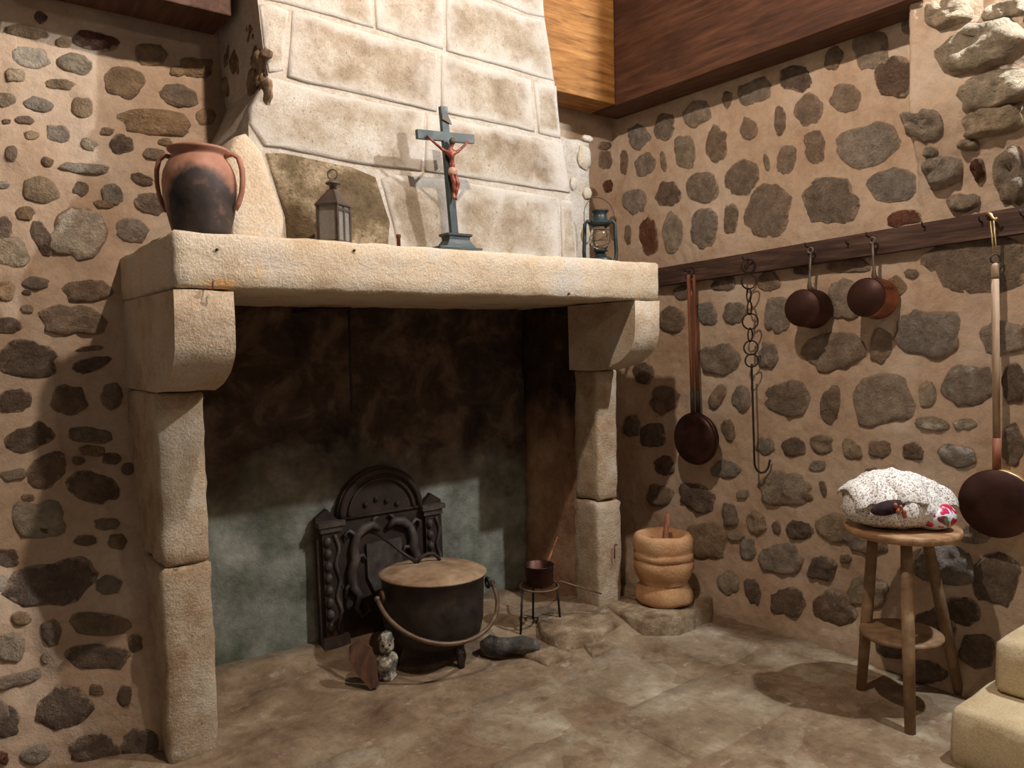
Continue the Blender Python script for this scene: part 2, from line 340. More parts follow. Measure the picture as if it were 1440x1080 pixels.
def rough_box(a, b, step, amp, sc=9, seed=0, bev=.012):
    """a stone block: bevelled, subdivided box whose faces and arrises are knocked about"""
    bm = bmesh.new(); bmesh.ops.create_cube(bm, size=1)
    A, B = Vector(a), Vector(b); ce, di = (A+B)/2, (B-A)
    for v in bm.verts: v.co = Vector((ce.x+v.co.x*di.x, ce.y+v.co.y*di.y, ce.z+v.co.z*di.z))
    bmesh.ops.bevel(bm, geom=list(bm.edges), offset=bev, segments=1, profile=.5, affect='EDGES')
    for ax in range(3):
        k = max(0, int(di[ax]/step)-1)
        for i in range(1, k+1):
            co = Vector(A); co[ax] = A[ax]+di[ax]*i/(k+1); no = Vector((0, 0, 0)); no[ax] = 1
            bmesh.ops.bisect_plane(bm, geom=list(bm.verts)+list(bm.edges)+list(bm.faces), plane_co=co, plane_no=no)
    m = MB(); m.bm(bm, True); bm.free()
    return m.rough(amp, sc, seed).rough(amp*.6, sc*3, seed+3)
def circle(c, r, u, v, k=16):
    u, v, c = Vector(u), Vector(v), Vector(c); return [c+u*r*cos(2*pi*i/k)+v*r*sin(2*pi*i/k) for i in range(k)]
def sstep(a, b, x):
    t = max(0, min(1, (x-a)/(b-a))); return t*t*(3-2*t)

# ------------------------------------------------------------------ floor
def mound(x, y):
    h = .105*exp(-((x-2.78)/.36)**2-((y-3.0)/.33)**2) + .05*exp(-((x-2.2)/.35)**2-((y-3.35)/.3)**2)
    h += .045*sstep(3.35, 3.62, y)
    h += .02*noise.noise((x*5, y*5, 1.3))*sstep(2.55, 2.9, y)
    return h
def floor_z(x, y):
    return -.0015 + .006*noise.noise((x*3.1, y*3.1, 0)) + .004*noise.noise((x*14, y*14, 4)) + mound(x, y)
fm = MB(); X0, X1, Y0, Y1 = -1.2, 3.56, -.9, 3.7
nx, ny = 170, 164
fm.add([(X0+(X1-X0)*i/nx, Y0+(Y1-Y0)*j/ny, floor_z(X0+(X1-X0)*i/nx, Y0+(Y1-Y0)*j/ny)) for j in range(ny+1) for i in range(nx+1)],
       [(j*(nx+1)+i, j*(nx+1)+i+1, (j+1)*(nx+1)+i+1, (j+1)*(nx+1)+i) for j in range(ny) for i in range(nx)])
floor = structure(fm.build('floor', mat_dirt))
def flagstone(poly, zt, seed):
    """irregular slab with a worn, slightly dished top"""
    rnd = random.Random(seed); ce = Vector((sum(p[0] for p in poly)/len(poly), sum(p[1] for p in poly)/len(poly)))
    pts = []
    k = len(poly)
    for i in range(k):
        a, b = Vector(poly[i]), Vector(poly[(i+1) % k])
        for s_ in range(5):
            p = a.lerp(b, s_/5); q = p + (p-ce).normalized()*.012*noise.noise((p.x*6+seed, p.y*6, 2))
            if s_ == 0: q = q + (ce-q)*.03
            pts.append(q)
    n_ = len(pts); vs = []
    for f, dz in ((1.0, -.035), (1.0, -.006), (.985, 0), (.6, .002), (.25, .001)):
        for p in pts:
            q = ce+(p-ce)*f; vs.append((q.x, q.y, zt+dz+.0035*noise.noise((q.x*5, q.y*5, seed))+(mound(q.x, q.y) if dz > -.03 else -.01)))
    vs.append((ce.x, ce.y, zt+mound(ce.x, ce.y)))
    fs = [(r*n_+i, r*n_+(i+1) % n_, (r+1)*n_+(i+1) % n_, (r+1)*n_+i) for r in range(4) for i in range(n_)]
    fs += [(4*n_+i, 4*n_+(i+1) % n_, 5*n_) for i in range(n_)]
    m = MB(); m.add(vs, fs, True); return m.build('flagstone', mat_slab, floor)
rows = [.35, .80, 1.24, 1.74, 2.19, 2.62]
cols = [[-.2, .5, 1.2, 1.75, 2.4, 2.78], [.1, .75, 1.3, 1.95, 2.5, 2.8], [.3, .95, 1.5, 2.07, 2.82, 3.40],
        [.2, .8, 1.42, 2.11, 2.74, 3.21, 3.42], [.35, 1.0, 1.575, 2.2, 2.80, 3.20]]
sd = 0
for r in range(5):
    y0, y1 = rows[r], rows[r+1]
    for x0, x1 in zip(cols[r], cols[r][1:]):
        sd += 1; g = .0025; j = lambda: random.uniform(-.018, .018)
        flagstone([(x0+g+j()*.3, y0+g+j()), (x1-g+j()*.3, y0+g+j()), (x1-g+j()*.3, y1-g+j()), (x0+g+j()*.3, y1-g+j())], -.001+random.uniform(-.003, .003), sd)

# ------------------------------------------------------------------ walls of rubble
YB, XR = 3.45, 3.42
def back_d(x, z):                                   # how far the mortar face swells out of the plane
    d = .016*noise.noise((x*2.3, z*2.3, 5)) + .010*noise.noise((x*6, z*6, 8)) + .005*noise.noise((x*18, z*18, 1)) + .003*noise.noise((x*40, z*40, 3))
    if x < .70: d += (.25+.11*sstep(.2, .6, x))*sstep(1.35, .08, z) + .04*sstep(.45, .62, x)*sstep(1.86, 1.7, z)
    return d
def right_d(y, z):
    d = .016*noise.noise((y*2.1, z*2.1, 15)) + .010*noise.noise((y*6, z*6, 18)) + .004*noise.noise((y*18, z*18, 11))
    q = sstep(1.61, 1.57, y)*sstep(.75, 1.0, y)
    d += q*((.02+.13*(y-.9)/.68)*sstep(2.05, 2.45, z)+.02)
    d += .005*noise.noise((y*34, z*34, 2))
    d += .05*sstep(.35, .0, z)
    return d
def grid_wall(name, fx, u0, u1, v0, v1, step, hole=None):
    nu, nv = int((u1-u0)/step), int((v1-v0)/step); m = MB()
    vs = [fx(u0+(u1-u0)*i/nu, v0+(v1-v0)*j/nv) for j in range(nv+1) for i in range(nu+1)]
    fs = []
    for j in range(nv):
        for i in range(nu):
            if hole and hole(u0+(u1-u0)*(i+.5)/nu, v0+(v1-v0)*(j+.5)/nv): continue
            fs.append((j*(nu+1)+i, j*(nu+1)+i+1, (j+1)*(nu+1)+i+1, (j+1)*(nu+1)+i))
    m.add(vs, fs); return structure(m.build(name, mat_mortar))
wall_back = grid_wall('wall_back', lambda x, z: (x, YB-back_d(x, z), z), -1.2, 3.5, -.05, 3.9, .016, lambda x, z: .70 < x < 2.86 and z < 1.75)
wall_right = grid_wall('wall_right', lambda y, z: (XR-right_d(y, z), y, z), -.9, 3.5, -.05, 4.0, .016)

TONE = {'D': (132, 114, 99), 'B': (156, 137, 118), 'G': (168, 155, 140), 'T': (168, 142, 112), 'L': (182, 166, 142), 'M': (184, 156, 124), 'W': (208, 198, 182), 'R': (122, 84, 68), 'K': (26, 23, 21)}  # the near-black tone paints the dark inside of a hole in the wall
def stone(wall, plane, u, v, rx, ry, ang, tone, proud=.012, seed=0, keep=1.0):
    """one rubble stone: its outline lies on the wall where the photograph shows it; the face is domed and broken"""
    rnd = random.Random(seed); k = 16 if max(rx, ry) < 14 else 22
    a0 = radians(ang); pw = rnd.uniform(2.1, 3.0)
    def P(a, b):
        d = 0
        for _ in range(5):
            p = onY(a, b, YB-d) if plane == 'back' else onX(a, b, XR-d)
            d = back_d(p.x, p.z) if plane == 'back' else right_d(p.y, p.z)
        return p
    out = []
    for i in range(k):
        t = 2*pi*i/k; c_, s_ = cos(t), sin(t)
        f = (abs(c_)**pw+abs(s_)**pw)**(-1/pw)*(1+.24*noise.noise((c_*1.3+seed*3.1, s_*1.3, seed))+.13*noise.noise((c_*3.5, s_*3.5+seed, 7)))
        x, y = rx*f*c_, ry*f*s_
        out.append(P(u+x*cos(a0)-y*sin(a0), v+x*sin(a0)+y*cos(a0)))
    ce = sum(out, Vector())/k
    size = min(max((p-ce).length for p in out), .14)
    pr = proud*(.5+size*5)
    dd = [(back_d(p.x, p.z) if plane == 'back' else right_d(p.y, p.z)) for p in out]
    flat_d = sum(dd)/k if max(dd)-min(dd) > .045 and plane == 'right' else None
    def surf(p, h):
        if flat_d is not None: return Vector((XR-max(flat_d, right_d(p.y, p.z)*.5+flat_d*.5)-h, p.y, p.z))
        if plane == 'back': return Vector((p.x, YB-back_d(p.x, p.z)-h, p.z))
        return Vector((XR-right_d(p.y, p.z)-h, p.y, p.z))
    tl = (rnd.uniform(-.35, .35), rnd.uniform(-.35, .35))
    rings = [(1.06, -.012, 1.0), (1.0, .12, .86), (.90, .62, .60), (.76, .92, .42), (.58, 1.0, .26), (.38, 1.04, .14), (.18, 1.05, .06)]
    vs = []; rim = []
    for f, h, e in rings:
        for p in out:
            q = ce+(p-ce)*f
            hh = -.012 if h < 0 else pr*(h + .8*noise.noise((q.x*13+seed, q.y*13, q.z*13)) + .55*noise.noise((q.x*34+seed, q.y*34, q.z*34)) + tl[0]*(f*(p-ce).dot(Vector((1, -1, 0))))/max(size, .01)*.5 + tl[1]*(q.z-ce.z)/max(size, .01)*.5)
            vs.append(surf(q, hh)); rim.append(e)
    vs.append(surf(ce, pr*1.05)); rim.append(.05)
    fs = [(r*k+i, r*k+(i+1) % k, (r+1)*k+(i+1) % k, (r+1)*k+i) for r in range(6) for i in range(k)] + [(6*k+i, 6*k+(i+1) % k, 7*k) for i in range(k)]
    m = MB(); m.add(vs, fs, True); o = m.build('rubble_stone', mat_rubble, wall)
    at = o.data.attributes.new('rim', 'FLOAT', 'POINT'); at.data.foreach_set('value', [r*keep for r in rim])
    c = lin(TONE[tone]); j = rnd.uniform(.85, 1.15); w_ = rnd.uniform(-.06, .06)
    o.color = (c[0]*j*(1+w_), c[1]*j, c[2]*j*(1-w_), 1)
    return o
LEFT = """38 45 32 9 8 T;57 25 10 8 30 D;43 80 28 16 8 W;105 90 26 15 15 L;22 106 14 10 0 L;84 119 20 8 5 T;8 140 15 10 10 L;54 147 22 10 10 G;115 151 17 14 10 T;9 171 7 4 -5 B;34 169 14 6 8 B;135 58 32 13 10 R;175 116 30 22 10 T;212 77 24 16 10 T;275 95 25 14 5 M;250 135 28 15 12 B;218 172 50 18 5 M;
16 215 9 12 0 B;81 188 18 12 15 G;125 203 12 9 20 L;171 203 18 13 0 D;217 217 15 9 10 B;67 228 9 7 20 T;118 237 34 8 5 G;198 252 18 8 22 D;57 268 26 18 10 T;114 266 11 11 20 B;158 273 17 15 20 G;145 288 14 6 10 T;213 285 24 15 10 B;5 260 10 6 0 G;6 322 11 18 0 D;60 335 13 27 -25 D;110 330 38 36 10 W;185 325 23 17 10 G;
15 355 24 22 0 L;8 410 12 14 0 T;50 398 18 9 0 G;38 411 7 4 0 D;121 409 34 17 -3 B;103 450 50 21 5 B;10 457 20 12 0 D;38 435 10 7 0 L;38 505 43 26 5 D;128 513 32 10 -15 D;127 490 20 4 -5 T;
20 564 25 17 -5 D;97 562 24 21 0 B;158 557 15 20 0 B;42 615 34 18 -14 D;126 612 32 12 5 B;130 634 18 8 0 T;156 645 13 9 0 D;110 648 10 6 10 B;65 662 32 22 -30 D;18 668 18 8 -10 G;130 685 40 21 10 D;54 730 37 29 0 L;68 738 16 14 0 D;150 737 18 9 0 B;165 762 14 11 0 T;10 785 18 13 10 D;
72 820 66 32 -12 D;152 822 18 13 0 B;3 820 7 12 0 W;72 890 15 19 0 B;140 878 44 18 5 B;135 924 45 17 3 D;15 910 22 20 0 L;25 955 38 10 -18 G;64 926 7 8 0 L;90 995 40 30 -10 D;175 978 10 16 10 D;10 1015 18 22 0 D;50 1060 24 13 -25 G;132 1055 36 24 -10 D;197 1050 25 26 0 D;5 1065 8 10 0 R;
250 100 12 8 0 M;232 200 10 6 0 T;290 165 14 12 0 M;90 60 12 8 0 M;150 185 10 6 0 M;35 300 14 10 0 T;45 190 12 7 0 M;185 395 8 14 0 B;40 700 10 6 0 T;180 660 9 10 0 B;120 760 16 8 0 B;30 870 14 10 0 T;190 905 10 14 0 B;135 970 12 9 0 B"""
RIGHT = """898 192 16 16 -30 G;935 178 14 19 15 B;878 228 6 17 0 B;907 231 14 17 15 G;933 227 4 15 -8 B;963 214 16 24 -10 L;1008 202 15 26 5 B;1053 182 13 16 0 B;893 283 17 18 0 G;940 273 17 18 0 D;988 264 22 22 0 B;1044 250 22 26 25 B;1078 229 4 12 -12 B;912 332 13 26 -5 R;883 330 5 14 0 B;946 328 15 28 0 L;990 320 19 29 8 G;1028 308 10 21 5 B;1080 297 31 38 25 B;980 160 22 17 -25 G;982 169 4 7 0 K;1023 140 8 13 0 B;1061 129 24 17 -20 G;1097 170 8 21 0 B;
1119 110 22 19 0 D;1172 82 12 17 15 B;1224 70 25 28 -15 G;1137 155 19 21 25 B;1189 138 22 22 10 B;1278 36 12 13 0 G;1260 108 31 27 -35 D;1106 224 13 22 8 B;1147 207 14 24 0 B;1221 204 44 30 -15 G;1167 282 40 35 -5 B;1254 261 35 22 -8 G;1270 307 26 11 -10 R;
1335 18 36 20 -12 L;1382 66 68 34 -14 L;1412 16 32 14 -15 L;1402 128 58 26 -14 L;1307 178 22 23 -10 G;1396 172 46 20 -12 L;1328 240 26 24 -20 G;1377 240 9 17 0 R;1425 248 21 42 0 G;1355 285 24 13 -10 G;1310 215 10 8 0 L;1365 205 14 9 0 L;
960 412 12 10 0 B;1015 398 18 12 0 B;1082 396 16 14 0 B;995 442 14 18 -20 G;1033 440 17 16 0 G;1093 443 17 25 0 G;945 450 18 20 0 B;1013 506 28 23 0 G;1080 500 15 18 0 G;1127 380 12 7 10 D;1193 373 29 11 0 B;1190 422 26 27 0 G;1170 494 45 27 -5 B;1240 486 15 24 8 B;1307 469 43 35 5 G;1283 385 10 7 10 B;1376 372 70 40 0 B;1412 475 34 24 0 G;1262 402 12 14 -30 T;
1010 557 10 18 25 B;1043 560 15 18 0 G;1024 605 10 16 -20 B;935 655 14 15 0 D;1075 628 14 13 0 G;1020 661 20 13 0 G;935 562 20 20 0 D;918 612 18 18 0 D;905 525 14 16 0 D;1107 560 30 25 0 B;1168 570 14 27 10 B;1243 563 42 36 0 G;1305 555 13 18 0 L;1117 628 17 14 -10 D;1155 625 17 14 0 B;1198 632 12 18 -30 L;1238 631 16 13 0 B;1283 635 16 12 0 D;1364 541 36 29 0 G;1426 540 18 30 0 D;1312 596 24 10 8 L;1358 597 16 8 -5 L;1346 641 28 16 10 G;1425 628 18 28 0 D;
928 697 17 16 10 B;981 700 26 18 28 D;1027 725 11 18 -12 B;993 760 31 27 0 T;1064 736 14 17 -25 L;1092 742 7 10 -10 B;1052 772 12 15 0 G;1035 754 11 7 0 L;1024 820 17 16 15 L;1045 695 9 6 0 L;1104 688 38 24 -3 G;1158 687 5 12 -10 D;1125 746 19 14 20 D;1099 786 29 24 0 G;1157 800 20 17 0 D;1174 742 24 20 20 L;1216 762 36 16 12 G;1190 786 8 6 0 B;1222 833 29 22 10 L;1060 832 11 20 -12 D;1108 847 24 21 10 D;1173 857 34 25 12 D;
1330 795 44 30 5 G;1400 815 34 36 0 D;1372 752 22 14 0 G;1260 905 30 22 5 D;1310 885 30 28 0 D;1350 860 28 20 0 D;1300 945 30 16 8 D;1375 915 26 26 0 D;910 795 12 14 0 B;1225 890 14 10 0 B;1265 700 20 14 0 B;1135 700 9 7 0 T;1200 690 16 12 0 B;1430 690 20 22 0 B;1385 700 16 14 0 G;1290 720 16 12 0 G;890 600 12 16 0 D;1150 655 12 8 0 G;1225 665 10 8 0 B"""
i = 0
for part in LEFT.replace('\n', '').split(';'):
    a = part.split(); i += 1
    stone(wall_back, 'back', *map(float, a[:5]), a[5], .014 if a[5] != 'D' else .009, i)
for part in RIGHT.replace('\n', '').split(';'):
    a = part.split(); i += 1
    u, v = float(a[0]), float(a[1])
    low = sstep(320, 480, v)+.5*sstep(1280, 1330, u)*sstep(330, 250, v)
    stone(wall_right, 'right', *map(float, a[:5]), a[5], .007+.012*low+(.035 if u > 1300 and v < 300 else 0), i, .93)
for q, (u, v, rx, ry, tn) in enumerate([(851, 225, 10, 14, 'B'), (855, 262, 8, 9, 'R'), (862, 320, 6, 18, 'T'), (850, 205, 10, 6, 'B')]):
    stone(wall_back, 'back', u, v, rx, ry, 0, tn, .01, 900+q)

# the rubble goes on past both edges of the photograph
rnd2 = random.Random(21)
for u0 in (1478, 1545, 1620, 1705):
    for v0 in range(20, 900, 66):
        if u0 > 1500 and v0 > 760: continue
        u, v = u0+rnd2.uniform(-14, 14), v0+rnd2.uniform(-14, 14); i += 1
        stone(wall_right, 'right', u, v, rnd2.uniform(16, 36), rnd2.uniform(14, 25), rnd2.uniform(-15, 10), rnd2.choice('BGGDTL'), .016, i, .93)
for u0 in (-28, -88, -150):
    for v0 in range(40, 1060, 60):
        u, v = u0+rnd2.uniform(-12, 12), v0+rnd2.uniform(-12, 12); i += 1
        stone(wall_back, 'back', u, v, rnd2.uniform(12, 30), rnd2.uniform(9, 19), rnd2.uniform(-12, 12), rnd2.choice('BGDTLD'), .013, i)

# ceiling of dark boards, high above the beams
cm = MB(); cm.box((-1.2, -.9, 3.93), (3.6, 3.6, 3.98)); ceiling = structure(cm.build('ceiling', mat_ceil))
for k in range(20):
    b = MB(); y0 = -.9+k*.225; b.box((-1.2, y0+.006, 3.895), (3.4, y0+.219, 3.928), .004); b.build('board', mat_ceil, ceiling)

# ------------------------------------------------------------------ fireplace
fp = thing('fireplace', 'large old limestone fireplace with thick mantel, curved corbels, and tall leaning block hood', 'fireplace', (1.75, 3.0, 0))
ML, MR, MY, MZ0, MZ1 = .626, 2.893, 2.608, 1.700, 1.884
rough_box((ML, MY, MZ0), (MR, 3.64, MZ1), .05, .007, 10, 1).build('mantel', mat_mantel, fp)
def corbel(x0, x1, seed, yb):
    prof = [(2.612, MZ0-.004), (2.612, 1.60), (2.614, 1.54)] + [(2.614+.316*(1-cos(t)), 1.54-.187*sin(t)) for t in [pi/2*k/9 for k in range(1, 10)]]
    prof += [(yb, 1.353), (yb, MZ0-.004)]
    nseg = 6; vs = []; k = len(prof)
    for i in range(nseg+1):
        x = x0+(x1-x0)*i/nseg
        vs += [(x, y, z) for y, z in prof]
    m = MB(); m.add(vs, [(i*k+j, i*k+(j+1) % k, (i+1)*k+(j+1) % k, (i+1)*k+j) for i in range(nseg) for j in range(k)], True)
    m.add(vs[:k], [tuple(range(k))], False); m.add(vs[-k:], [tuple(range(k))], False)
    m.rough(.006, 12, seed)
    return m
corbel(.624, .816, 3, 3.5).build('corbel', mat_corbel, fp)
corbel(2.722, 2.893, 5, 3.10).build('corbel', mat_corbel, fp)
# left jamb: three stones, the bottom one a little wider
JY = 2.932
rough_box((.624, JY, .72), (.790, 3.50, 1.350), .045, .008, 11, 11).build('jamb_stone', mat_jamb, fp)
rough_box((.618, JY-.004, -.02), (.792, 3.50, .712), .045, .009, 11, 12).build('jamb_stone', mat_jamb, fp)
# right jamb
rough_box((2.768, JY, .66), (2.914, 3.12, 1.350), .045, .009, 11, 13).build('jamb_stone', mat_jamb, fp)
rough_box((2.752, JY-.006, -.02), (2.926, 3.12, .652), .045, .011, 11, 14).build('jamb_stone', mat_jamb, fp)
# hearth back and inner cheeks
nu, nv = 70, 60; m = MB()
m.add([(.70+2.2*i/nu, 3.60+.012*noise.noise((i*.12, j*.12, 3)), -.05+1.76*j/nv) for j in range(nv+1) for i in range(nu+1)],
      [(j*(nu+1)+i, j*(nu+1)+i+1, (j+1)*(nu+1)+i+1, (j+1)*(nu+1)+i) for j in range(nv) for i in range(nu)])
m.build('hearth_back', mat_soot_shade, fp)
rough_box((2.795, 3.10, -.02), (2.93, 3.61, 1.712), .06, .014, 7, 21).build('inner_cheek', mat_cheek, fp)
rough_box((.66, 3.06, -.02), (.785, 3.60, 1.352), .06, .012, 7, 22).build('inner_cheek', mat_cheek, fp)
# hood: recessed core with pointing, faced with blocks
hood_out = [(352, -150), (363, 0), (371, 70), (378, 105), (350, 172), (352, 240), (398, 300), (402, 368), (810, 368), (803, 274), (790, 200), (781, 117), (767, 28), (752, -150)]
pts = [onHood(u, v) + Vector((0, .006, 0)) for u, v in hood_out]
core = MB(); k = len(pts)
back = [Vector((p.x, 3.44, p.z)) for p in pts]
core.add(pts+back, [tuple(range(k))] + [(i, (i+1) % k, k+(i+1) % k, k+i) for i in range(k)], False)
hood = core.build('hood', mat_pointing, fp)
def block(poly, seed, mat=mat_hoodb, depth=.09, out=.004, gap=.05, name='stone_block'):
    """ashlar block: joint-shaped outline, arrised edges, slightly uneven face"""
    P = [onHood(u, v) for u, v in poly]; ce = sum(P, Vector())/len(P)
    ring = []
    for i in range(len(P)):
        a, b = P[i], P[(i+1) % len(P)]; ns = max(1, int((b-a).length/.06))
        ring += [a.lerp(b, s_/ns) for s_ in range(ns)]
    ring = [p + Vector((noise.noise((p.x*9, p.z*9, seed))*.005, 0, noise.noise((p.x*9, p.z*9, seed+5))*.005)) for p in ring]
    k = len(ring); vs = []
    for f, dy in ((1, depth), (1, .006), (.985, -out*.6), (.94, -out), (.6, -out*1.2), (.3, -out*1.2)):
        for p in ring:
            d = p-ce; L = d.length; ff = f if f in (1, .6, .3) else max(.5, 1-(1-f)*.35/max(L, .05))
            q = ce+d*ff; vs.append(q+Vector((0, dy+(.003*noise.noise((q.x*7, q.z*7, seed)) if dy < .05 else 0), 0)))
    vs.append(ce+Vector((0, -out*1.2, 0)))
    fs = [(r*k+i, r*k+(i+1) % k, (r+1)*k+(i+1) % k, (r+1)*k+i) for r in range(5) for i in range(k)] + [(5*k+i, 5*k+(i+1) % k, 6*k) for i in range(k)]
    fs.append(tuple(range(k))[::-1])
    m = MB(); m.add(vs, fs, True); o = m.build(name, mat, hood)
    at = o.data.attributes.new('rim', 'FLOAT', 'POINT'); at.data.foreach_set('value', [r for r in (1, 1, 1, .75, .25, .05) for _ in range(k)]+[0])
    return o
BL = [[(352, -150), (518, -150), (526, 39), (470, 24), (385, 0), (364, -4)],
      [(521, -150), (624, -150), (624, 69), (530, 41)],
      [(628, -150), (752, -150), (766, 24), (741, 19), (677, -6), (628, -20)],
      [(628, -16), (677, -1), (741, 24), (767, 29), (780, 114), (747, 105), (628, 71)],
      [(365, 5), (384, 6), (407, 15), (399, 99), (379, 103), (372, 70)],
      [(411, 14), (470, 30), (616, 74), (615, 156), (478, 127), (404, 108)],
      [(621, 76), (747, 112), (753, 185), (621, 158)],
      [(751, 114), (782, 121), (789, 195), (758, 188)],
      [(379, 109), (402, 114), (478, 134), (598, 158), (594, 240), (495, 229), (398, 209), (371, 206), (349, 174), (354, 150)],
      [(601, 159), (620, 164), (756, 193), (791, 202), (803, 271), (700, 256), (635, 246), (598, 241)],
      [(558, 246), (600, 249), (632, 252), (639, 366), (562, 366), (553, 312), (536, 250)],
      [(637, 254), (785, 278), (787, 366), (643, 366)],
      [(789, 281), (805, 283), (811, 368), (791, 368)]]
for q, b in enumerate(BL): block(b, q*3.7)
block([(374, 215), (398, 215), (495, 235), (528, 248), (549, 312), (546, 366), (406, 366), (401, 305)], 61, mat_moss)
block([(331, 192), (345, 188), (366, 213), (398, 305), (401, 366), (326, 366), (313, 225)], 62, mat_mantel, .30, .02)
# broken stonework on the left flank of the hood
def lump(c, r, seed, amp=.35, k=12):
    m = MB(); m.ball((0, 0, 0), 1, k, k-3)
    m.v = [tuple(Vector(v)*(1+amp*noise.noise((v[0]*1.6+seed, v[1]*1.6, v[2]*1.6))+amp*.5*noise.noise((v[0]*4, v[1]*4+seed, v[2]*4)))) for v in m.v]
    m.v = [(c[0]+x*r[0], c[1]+y*r[1], c[2]+z*r[2]) for x, y, z in m.v]; return m
rnd = random.Random(5)
for q in range(26):
    v = rnd.uniform(8, 132); f = rnd.random()**1.3
    u = (366 if v < 70 else 374)-f*(20+60*sstep(20, 130, v))
    X = onHood(371, v).x + .012
    p = onX(u, v, X); rr = rnd.uniform(.03, .065)
    if 2.88 < p.y < 3.40: lump(p, (.020, rr, rr*rnd.uniform(.6, 1.1)), q*2.3+1, .5).build('broken_stone', mat_brown, hood)

# side buttress between the hood and the room corner
m = rough_box((2.60, 3.14, 1.88), (2.935, 3.47, 2.60), .06, .010, 8, 31); m.build('hood_buttress', mat_pointing, fp)
for q, (u, v, rx, rz) in enumerate([(822, 222, .05, .07), (826, 195, .04, .02), (806, 258, .022, .035), (826, 272, .03, .035), (824, 330, .03, .05)]):
    p = onY(u, v, 3.135); lump((p.x, 3.135, p.z), (rx, .012, rz), 40+q, .25).build('buttress_stone', mat_hood, fp)
# hooks and a nail in the stone
p = onY(298, 404, 2.60); m = MB(); m.tube([p+Vector((-.022, .012, -.006)), p+Vector((-.02, -.012, -.006)), p+Vector((-.002, -.014, -.008)), p+Vector((0, -.014, .02))], .0028, 6); m.build('iron_hook', mat_rust, fp)
p = onY(864, 766, 2.92); m = MB(); m.tube([p+Vector((.012, .012, 0)), p+Vector((.008, -.012, 0)), p+Vector((-.012, -.014, .004)), p+Vector((-.012, -.012, -.07))], .0035, 6); m.build('iron_hook', mat_rust, fp)
for u, v in ((305, 351), (800, 413), (498, 352)):
    p = onY(u, v, 2.606); m = MB(); m.lathe([(.004, -.006), (.005, .004), (.001, .006)], p, 8, (0, -1, 0)); m.build('nail', mat_rust, fp)
# hearth stones half sunk in the dirt
def slabby(poly, z0, z1, seed, name='hearth_stone', mat=mat_rock):
    P = [onZ(u, v, z1) for u, v in poly]; ce = sum(P, Vector())/len(P); ring = []
    for i in range(len(P)):
        a, b = P[i], P[(i+1) % len(P)]; ring += [a.lerp(b, s_/3) for s_ in range(3)]
    k = len(ring); vs = []
    for f, z in ((1.06, z0), (1.03, z1-.02), (.97, z1-.004), (.6, z1), (.3, z1+.002)):
        vs += [Vector((ce.x+(p.x-ce.x)*f, ce.y+(p.y-ce.y)*f, z+.012*noise.noise((p.x*8+seed, p.y*8, f*2)))) for p in ring]
    vs.append(Vector((ce.x, ce.y, z1)))
    m = MB(); m.add(vs, [(r*k+i, r*k+(i+1) % k, (r+1)*k+(i+1) % k, (r+1)*k+i) for r in range(4) for i in range(k)]+[(4*k+i, 4*k+(i+1) % k, 5*k) for i in range(k)], True)
    return m.build(name, mat, floor)
slabby([(756, 864), (800, 850), (850, 858), (872, 872), (838, 888), (790, 896), (762, 884)], 0, .085, 3)
slabby([(846, 848), (872, 836), (930, 852), (975, 858), (952, 868), (905, 872)], 0, .108, 5)
slabby([(878, 820), (935, 812), (1000, 836), (998, 848), (962, 862), (880, 846)], 0, .100, 6)
slabby([(820, 905), (858, 880), (900, 884), (870, 905), (835, 918)], -.02, .035, 8)
slabby([(735, 915), (775, 905), (805, 918), (770, 930)], -.02, .03, 9)

# ------------------------------------------------------------------ beams
m = MB(); m.box((3.20, 1.52, 2.85), (3.405, 3.40, 3.62), .006); m.rough(.006, 3, 2)
tag(m.build('wooden_beam', mat_beam_y, None, (3.3, 2.4, 2.85)), 'dark reddish-brown ceiling beam running along the top of the right rubble wall', 'beam')
m = MB(); m.box((2.58, 3.20, 2.855), (3.194, 3.405, 3.62), .006); m.rough(.006, 3, 4)
tag(m.build('wooden_beam', mat_beam_x, None, (2.9, 3.3, 2.85)), 'golden-brown beam in the corner between the hood and the right wall beam', 'beam')
m = MB(); m.box((.40, 3.16, 2.83), (1.02, 3.40, 3.62), .006); m.rough(.006, 3, 6)
tag(m.build('wooden_beam', mat_beam_y, None, (.65, 3.3, 2.83)), 'red-brown beam end in the shadowed top left corner, left of the hood', 'beam')

# ------------------------------------------------------------------ steps
st = thing('stone_steps', 'two pale limestone steps at the bottom right corner beside the stool', 'steps', (3.1, 1.0, 0))
a = onZ(1334, 992, .20); b = onZ(1397, 897, .40)
rough_box((a.x, -.3, -.02), (3.30, a.y, .20), .08, .006, 6, 51, .02).build('step', mat_step, st)
rough_box((b.x, -.3, .202), (3.38, b.y, .40), .08, .006, 6, 52, .02).build('step', mat_step, st)

# ------------------------------------------------------------------ things on the mantel
TOP = MZ1+.004
jl = Vector((.762, 2.765, TOP))
jar = thing('clay_jar', 'two-handled terracotta jar with fire-blackened belly on the left end of the mantel', 'jar', jl)
pr = [(.080, 0), (.090, .004), (.096, .02), (.110, .08), (.1195, .14), (.121, .18), (.116, .215), (.102, .248), (.090, .264), (.087, .272), (.090, .281), (.099, .288), (.101, .295), (.095, .299), (.088, .294), (.082, .282), (.084, .266), (.108, .215), (.112, .17), (.10, .07), (.06, .02), (.0, .015)]
m = MB(); m.lathe(pr, jl, 36); m.build('body', mat_jar, jar)
for s in (-1, 1):
    d = Vector((.8*s, -.6*s, 0)); m = MB()
    m.tube([jl+d*r+Vector((0, 0, z)) for r, z in ((.088, .272), (.116, .280), (.136, .266), (.146, .230), (.147, .190), (.142, .150), (.131, .115), (.116, .092))], [.010, .011, .011, .011, .0105, .010, .0105, .012], 10, flat=.75)
    m.build('handle', mat_terra, jar)
